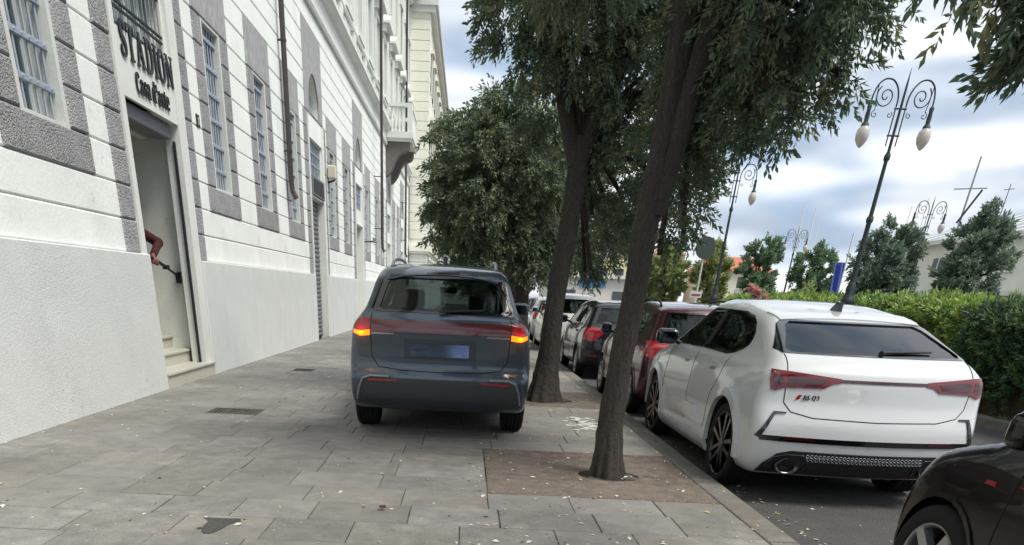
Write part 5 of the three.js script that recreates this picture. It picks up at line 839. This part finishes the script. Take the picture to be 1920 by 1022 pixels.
// ---------- signs, flag, masts ----------
{
  const s = thing('round_road_sign', 'back of a round road sign on a white pole behind the red hatchback', 'road sign', [8.15, 0, -28.6]); part('pole', rod([0, 0, 0], [0, 3.3, 0], .03), M.frameWhite, s); part('disc', new THREE.CylinderGeometry(.34, .34, .02, 32).rotateX(Math.PI / 2).translate(.0, 3.05, .045), std({ color: 0x49534f, roughness: .6, metalness: .4 }), s);
  const u = thing('bollard_sign', 'small white sign with a red bar behind the red hatchback', 'road sign', [7.95, -.12, -28]); part('pole', rod([0, 0, 0], [0, 1.75, 0], .025), M.frameWhite, u); part('board', rbox(-.2, .2, 1.64, 1.83, -.02, .02, .01, 1), M.frameWhite, u); part('red_bar', box(-.15, .15, 1.71, 1.76, .021, .026), std({ color: 0xa02838, roughness: .5 }), u);
  const f = thing('blue_flag', 'blue flag hanging on a slim pole beyond the lamp post', 'flag', [11.0, 0, -24]); part('pole', rod([0, 0, 0], [0, 3.3, 0], .02), M.frameWhite, f);
  const g = new THREE.PlaneGeometry(.34, .95, 12, 20), p = g.attributes.position; for (let i = 0; i < p.count; i++) { p.setZ(i, .05 * Math.sin(p.getX(i) * 28 + p.getY(i) * 3)); p.setX(i, p.getX(i) * (.75 + .25 * (p.getY(i) + .5))); } g.computeVertexNormals(); g.translate(-.14, 2.1, 0); part('cloth', g, std({ color: 0x4a5fae, roughness: .9, side: THREE.DoubleSide }), f);
  const m = thing('ship_mast', 'tall ship mast with a crossed yard above the pale building', 'mast', [40.5, 0, -70]); part('pole', rod([0, 0, 0], [0, 12.5, 0], .12, .06), M.frameGrey, m); part('yard', rod([-1.3, 10.3, 0], [1.3, 10.45, 0], .05), M.frameGrey, m); part('gaff', rod([-.3, 8, .1], [.9, 10.3, .1], .08), M.ironDark, m);
  const k = thing('radio_mast', 'thin radio mast behind the shaggy young tree', 'mast', [43.6, 0, -70]); part('pole', rod([0, 0, 0], [0, 10.8, 0], .07, .04), M.frameGrey, k); part('crosspiece', rod([-.4, 10.4, 0], [.4, 10.5, 0], .04), M.frameGrey, k);
  [[27.5, -70, 9], [29, -70, 8], [23.8, -60, 6.6], [24.4, -60, 7.6], [36.2, -70, 9], [37.4, -70, 9.6]].forEach(([x, z, h]) => { const b = thing('boat_mast', 'thin pale boat mast in the harbour', 'mast', [x, 0, z], 0, 'boat masts in the harbour'); part('pole', rod([0, 0, 0], [0, h, 0], .05, .03), M.frameWhite, b); part('boom', rod([0, 1.6, 0], [1.2, 1.7, 0], .04), M.frameWhite, b); });
}
// ---------- far buildings ----------
{
  const b = thing('low_white_building', 'low pale building with metal roof behind the young trees', 'building'), X = 24, wall = std({ map: T.plaster, color: 0xe9e6df, roughness: .9 });
  part('wall', join([box(X, X + 9, 0, 4.45, -46.5, -24)]), wall, b); part('eaves', box(X - .35, X + 9.3, 4.45, 4.62, -46.8, -23.7), M.reveal, b);
  const rf = part('roof', hull([[X - .3, 4.63, -23.8], [X - .3, 4.63, -46.7], [X + 4.5, 6.0, -46.7], [X + 4.5, 6.0, -23.8]], [[X + 9.2, 4.62, -23.8], [X + 9.2, 4.62, -46.7], [X + 4.6, 5.9, -46.7], [X + 4.6, 5.9, -23.8]]), std({ color: 0xa9afb4, roughness: .45, metalness: .4 }), b); for (let z = -45; z < -25; z += 1.4) part('roof_seam', rod([X - .3, 4.66, z], [X + 4.5, 6.03, z], .03, .03, 6), M.frameWhite, rf);
  part('canopy', box(X - 1.6, X - .01, 2.15, 2.32, -41, -24), M.reveal, b); part('band', box(X - .06, X - .005, .0, 1.0, -46.4, -24.1), M.reveal, b);
  for (let z = -45.2; z < -25; z += 2.6) { const w = part('window', box(X - .05, X - .004, 3.2, 3.85, z, z + 1.1), std({ color: 0x4a5254, roughness: .3 }), b); part('frame', join([box(X - .09, X - .051, 3.12, 3.2, z - .06, z + 1.16), box(X - .09, X - .051, 3.2, 3.85, z + .52, z + .58)]), M.frameWhite, w); const d = part('door', box(X - .05, X - .004, .0, 1.9, z + .2, z + 1.2), std({ color: z % 2 > -1 ? 0x7a5a44 : 0x596064, roughness: .7 }), b); part('frame', join([box(X - .08, X - .051, .0, 2.0, z + .12, z + .2), box(X - .08, X - .051, 0, 2.0, z + 1.2, z + 1.28)]), M.frameWhite, d); }
  for (let z = -40; z < -25; z += 3.2) part('post', box(X - 1.5, X - 1.35, -.05, 2.14, z, z + .15), M.frameWhite, b);
  const k = thing('white_kiosk', 'low white kiosk with a blue fascia at the end of the road', 'kiosk'); part('wall', box(5.2, 11.5, -.1, 2.5, -58, -52), std({ color: 0xe4e2dc, roughness: .9 }), k); part('roof', box(4.9, 11.8, 2.5, 2.7, -58.2, -51.7), M.frameWhite, k); part('blue_fascia', box(7.2, 8.8, 2.0, 2.4, -51.99, -51.9), std({ color: 0x3f8fd0, roughness: .6 }), k); part('window', box(5.6, 7.0, .9, 1.8, -51.99, -51.95), std({ color: 0x566064, roughness: .3 }), k); part('window', box(9.4, 11, .9, 1.8, -51.99, -51.95), std({ color: 0x566064, roughness: .3 }), k);
  const house = (name, label, x0, x1, z0, z1, h, roofH, wc, rc, rows, cols) => { const t = thing(name, label, 'house'); part('wall', box(x0, x1, -.1, h, z0, z1), std({ map: T.plaster, color: wc, roughness: .9 }), t); part('roof', hull([[x0 - .3, h, z1 + .3], [x1 + .3, h, z1 + .3], [x1 - .8, h + roofH, (z0 + z1) / 2 + .1], [x0 + .8, h + roofH, (z0 + z1) / 2 + .1]], [[x0 - .3, h, z0 - .3], [x1 + .3, h, z0 - .3], [x1 - .8, h + roofH, (z0 + z1) / 2 - .1], [x0 + .8, h + roofH, (z0 + z1) / 2 - .1]]), std({ color: rc, roughness: .9 }), t);
    for (let r = 0; r < rows; r++) for (let c = 0; c < cols; c++) { const cx = lerp(x0, x1, (c + .5) / cols), y = h * (r + .35) / rows; const w = part('window', box(cx - .35, cx + .35, y, y + h / rows * .45, z1 + .002, z1 + .03), std({ color: 0x4c5254, roughness: .4 }), t); part('sill', box(cx - .42, cx + .42, y - .08, y - .005, z1 + .002, z1 + .1), M.frameWhite, w); } };
  house('yellow_house', 'distant pale yellow house behind the kiosk', 8.5, 15.5, -80, -72, 6.2, 1.2, 0xf2e6bc, 0xb5a094, 3, 5); house('red_roofed_house', 'distant house with orange tiled roof beyond the young trees', 21.5, 27, -80, -72, 3.9, 1.3, 0xe9e2d4, 0xb26a52, 2, 3); house('pink_house', 'distant pale pink house half hidden behind the slim trunk', 15.8, 20.5, -86, -78, 5.3, .8, 0xe6cfc4, 0xc2998a, 3, 4); house('grey_house', 'distant pale house closing the end of the street', -3, 8.2, -118, -108, 9, 1.5, 0xd9d5cc, 0x9a8076, 3, 6);
}
{ // cream building beyond the white one
  const shutM = std({ color: 0x33463d, roughness: .7 }), y = thing('cream_building', 'tall cream building with balconies and projecting eaves beyond the white building', 'building'), cream = std({ map: T.plaster, color: 0xfbf8ee, bumpMap: T.plasterB, bumpScale: .004, roughness: .9 }), X = -3.05, Z0 = -57.4, Z1 = -90;
  part('wall', box(-14, X, -.1, 16.6, Z1, Z0), cream, y);
  for (let k = 0; k < 24; k++) { const y0 = 4.5 + k * .5; part('quoin_course', wallBlock(57.45, 58.4 + (k % 2) * .35, y0, y0 + .47, X - .02, X + .045, .02), cream, y); }
  for (let k = 0; k < 24; k++) { const y0 = 4.5 + k * .5, g = rbox(-4.2, X + .04, y0, y0 + .47, Z0 - .02, Z0 + .05, .02, 1); part('quoin_course', g, cream, y); }
  for (let k = 0; k < 7; k++) { const y0 = .1 + k * .5; part('base_course', wallBlock(57.3, 90, y0, y0 + .48, X - .02, X + .08, .03), M.trimStone, y); part('base_course', rbox(-4.2, X + .075, y0, y0 + .48, Z0 - .02, Z0 + .09, .03, 1), M.trimStone, y); }
  part('cornice', join([box(-4.2, X + .35, 3.75, 4.1, Z1, Z0 + .3), box(-4.2, X + .2, 3.6, 3.749, Z1, Z0 + .2)]), cream, y); part('eaves', join([box(-14.2, X + .5, 16.6, 16.85, Z1, Z0 + .3), box(-14.2, X + .35, 16.3, 16.599, Z1, Z0 + .2)]), M.reveal, y);
  for (let s = 59.6; s < 89; s += 3.3) for (const [a, b] of [[.6, 3.2], [5.2, 7.4], [9.2, 11.2], [12.8, 14.6]]) { const w = part('window', box(X - .02, X + .02, a, b, -s + .5, -s - .5), std({ color: 0x3d4648, roughness: .3 }), y); part('surround', join([box(X, X + .12, a - .1, b + .1, -s + .68, -s + .505), box(X, X + .12, a - .1, b + .1, -s - .505, -s - .68), box(X, X + .25, b + .11, b + .28, -s + .8, -s - .8)]), cream, w); for (const q of [-1, 1]) part('shutter', box(X + .03, X + .07, a, b, -s + q * .98, -s + q * .69), shutM, w); }
  for (const [s, h] of [[60.5, 5.0], [67, 5.0], [75, 5.0], [67, 9.0]]) { const bq = part('balcony', box(X, X + .95, h - .3, h, -s + 1.2, -s - 1.2), M.trimStone, y); part('handrail', join([box(X + .8, X + .95, h + .85, h + .95, -s + 1.2, -s - 1.2), box(X, X + .79, h + .85, h + .95, -s + 1.2, -s + 1.06), ...Array.from({ length: 5 }, (_, k) => rod([X + .12 + k * .16, h, -s + 1.13], [X + .12 + k * .16, h + .85, -s + 1.13], .05, .035, 8)), ...Array.from({ length: 11 }, (_, k) => rod([X + .88, h, -s + 1.1 - k * .22], [X + .88, h + .85, -s + 1.1 - k * .22], .05, .035, 8))]), M.trimStone, bq); part('bracket', join([box(X, X + .7, h - .75, h - .301, -s + 1.1, -s + .8), box(X, X + .7, h - .75, h - .301, -s - .8, -s - 1.1)]), M.reveal, bq); }
}
console.log('background done');
// ---------- person in the doorway ----------
function sdfMesh(bones, lo, size, res, off = 0, clip) {
  const mc = new MarchingCubes(res, new THREE.MeshStandardMaterial(), false, false, 220000), k = .035; mc.isolation = 0; const f = mc.field, n = res;
  for (let z = 0; z < n; z++) for (let y = 0; y < n; y++) for (let x = 0; x < n; x++) {
    const px = lo[0] + (x / n) * size, py = lo[1] + (y / n) * size, pz = lo[2] + (z / n) * size; let d = 9;
    for (const [a, b, r0, r1] of bones) { const ex = b[0] - a[0], ey = b[1] - a[1], ez = b[2] - a[2], wx = px - a[0], wy = py - a[1], wz = pz - a[2], t = clamp((wx * ex + wy * ey + wz * ez) / (ex * ex + ey * ey + ez * ez + 1e-9), 0, 1), q = Math.hypot(wx - ex * t, wy - ey * t, wz - ez * t) - lerp(r0, r1, t) - off, h = Math.max(k - Math.abs(d - q), 0) / k; d = Math.min(d, q) - h * h * k * .25; }
    if (clip) d = Math.max(d, clip(px, py, pz)); f[x + y * n + z * n * n] = -d;
  }
  mc.update(); const c = mc.count, g = new THREE.BufferGeometry(), P = new Float32Array(c * 3), N = new Float32Array(c * 3);
  for (let i = 0; i < c; i++) for (let q = 0; q < 3; q++) { P[i * 3 + q] = lo[q] + (mc.positionArray[i * 3 + q] + 1) / 2 * size; N[i * 3 + q] = mc.normalArray[i * 3 + q]; }
  g.setAttribute('position', new THREE.BufferAttribute(P, 3)); g.setAttribute('normal', new THREE.BufferAttribute(N, 3)); g.deleteAttribute('normal'); const m = mergeVertices(g, 1e-5); m.computeVertexNormals(); return m.toNonIndexed();
}
{
  const t = thing('person', 'person in a maroon top leaning out of the doorway holding a black stick', 'person');
  const x = -4.95, z = -11.5, y = .57, hip = [x, y + .9, z], chest = [x + .04, y + 1.28, z - .06], neck = [x + .06, y + 1.46, z - .08], head = [x + .09, y + 1.62, z - .1];
  const shR = [x + .22, y + 1.40, z - .16], el = [-4.60, 1.84, -12.1], wr = [-4.56, 1.66, -11.72], hd = [-4.55, 1.60, -11.64], shL = [x - .12, y + 1.38, z + .1], elL = [x - .2, y + 1.1, z + .12], wrL = [x - .05, y + .9, z + .1];
  const torso = [[hip, chest, .15, .165], [chest, neck, .15, .07], [chest, shR, .1, .075], [chest, shL, .1, .075]], arms = [[shR, el, .062, .047], [el, wr, .045, .032], [shL, elL, .06, .046], [elL, wrL, .044, .03]];
  const legs = [[[x, y + .88, z - .09], [x + .03, y + .48, z - .1], .095, .062], [[x + .03, y + .48, z - .1], [x, y + .08, z - .1], .06, .04], [[x, y + .88, z + .09], [x + .02, y + .48, z + .1], .095, .062], [[x + .02, y + .48, z + .1], [x, y + .08, z + .1], .06, .04]];
  const feet = [[[x - .04, y + .05, z - .1], [x + .16, y + .04, z - .12], .045, .038], [[x - .04, y + .05, z + .1], [x + .16, y + .04, z + .12], .045, .038]];
  const headB = [[neck, head, .055, .06], [[head[0], head[1] + .02, head[2]], [head[0] + .01, head[1] + .06, head[2]], .085, .09], [[head[0] + .06, head[1] - .05, head[2]], [head[0] + .03, head[1] - .02, head[2]], .045, .06], [[head[0] + .09, head[1] + .02, head[2]], [head[0] + .1, head[1] - .005, head[2]], .012, .018]];
  const handL = [[wrL, [wrL[0] + .05, wrL[1] - .08, wrL[2]], .03, .035]];
  const dir = new THREE.Vector3(0, -.21, -1.13).normalize(), fingers = [[wr, hd, .03, .038]];
  for (let k = 0; k < 4; k++) { const c = [hd[0] + .01, hd[1] + .028 - k * .019, hd[2] - .012 - k * .004], q = [c[0] + .042, c[1] - .008, c[2] - .012], e = [c[0] + .03, c[1] - .022, c[2] - .045 + k * .004]; fingers.push([c, q, .011, .0095], [q, e, .0095, .008]); } fingers.push([[hd[0] - .01, hd[1] + .03, hd[2] + .01], [hd[0] + .02, hd[1] + .04, hd[2] - .04], .012, .009]);
  const skin = std({ color: 0x7d5040, roughness: .6 });
  const bodyG = join([sdfMesh([...torso, ...arms, ...legs, ...headB, ...handL], [x - .95, y - .03, z - 1.1], 1.9, 120), sdfMesh(fingers, [hd[0] - .12, hd[1] - .12, hd[2] - .14], .26, 84)]);
  part('body', bodyG, skin, t);
  part('top', sdfMesh([...torso, ...arms], [x - .95, y - .03, z - 1.1], 1.9, 120, .014, (px, py, pz) => Math.max(.045 - Math.hypot(px - wr[0], py - wr[1], pz - wr[2]), py - (y + 1.47))), std({ color: 0x3d1417, roughness: .9, bumpMap: T.grain, bumpScale: .002 }), t);
  part('trousers', sdfMesh([...legs, [hip, [x, y + .82, z], .14, .13]], [x - .6, y - .03, z - .6], 1.2, 76, .014), std({ color: 0x23262d, roughness: .95 }), t); part('shoes', sdfMesh(feet, [x - .3, y - .05, z - .35], .7, 56, .006), CM.rubber, t);
  part('hair', sdfMesh([[[head[0] - .02, head[1] + .06, head[2]], [head[0] - .01, head[1] + .09, head[2]], .09, .088]], [head[0] - .2, head[1] - .15, head[2] - .2], .4, 48, .012, (px, py, pz) => (px - head[0] - .05) - (py - head[1] - .06) * .6), std({ color: 0x2a211c, roughness: .95 }), t);
  const s = thing('black_stick', 'black folding stick with a square head held in the doorway', 'stick'); const a = [-4.535, 1.625, -11.64], m = [-4.54, 1.53, -12.12], e = [-4.55, 1.40, -12.68];
  part('handle', rod([-4.535, 1.65, -11.52], m, .023), CM.black, s); part('shaft', rod(m, e, .017), CM.black, s); part('joint', rbox(-.035, .035, -.03, .03, -.06, .06, .01, 2).translate(...m), CM.black, s); part('head', rbox(-.06, .06, -.07, .07, -.06, .05, .015, 2).rotateX(.3).translate(...e), CM.black, s);
}
console.log('person done');
renderer.render(scene, camera);
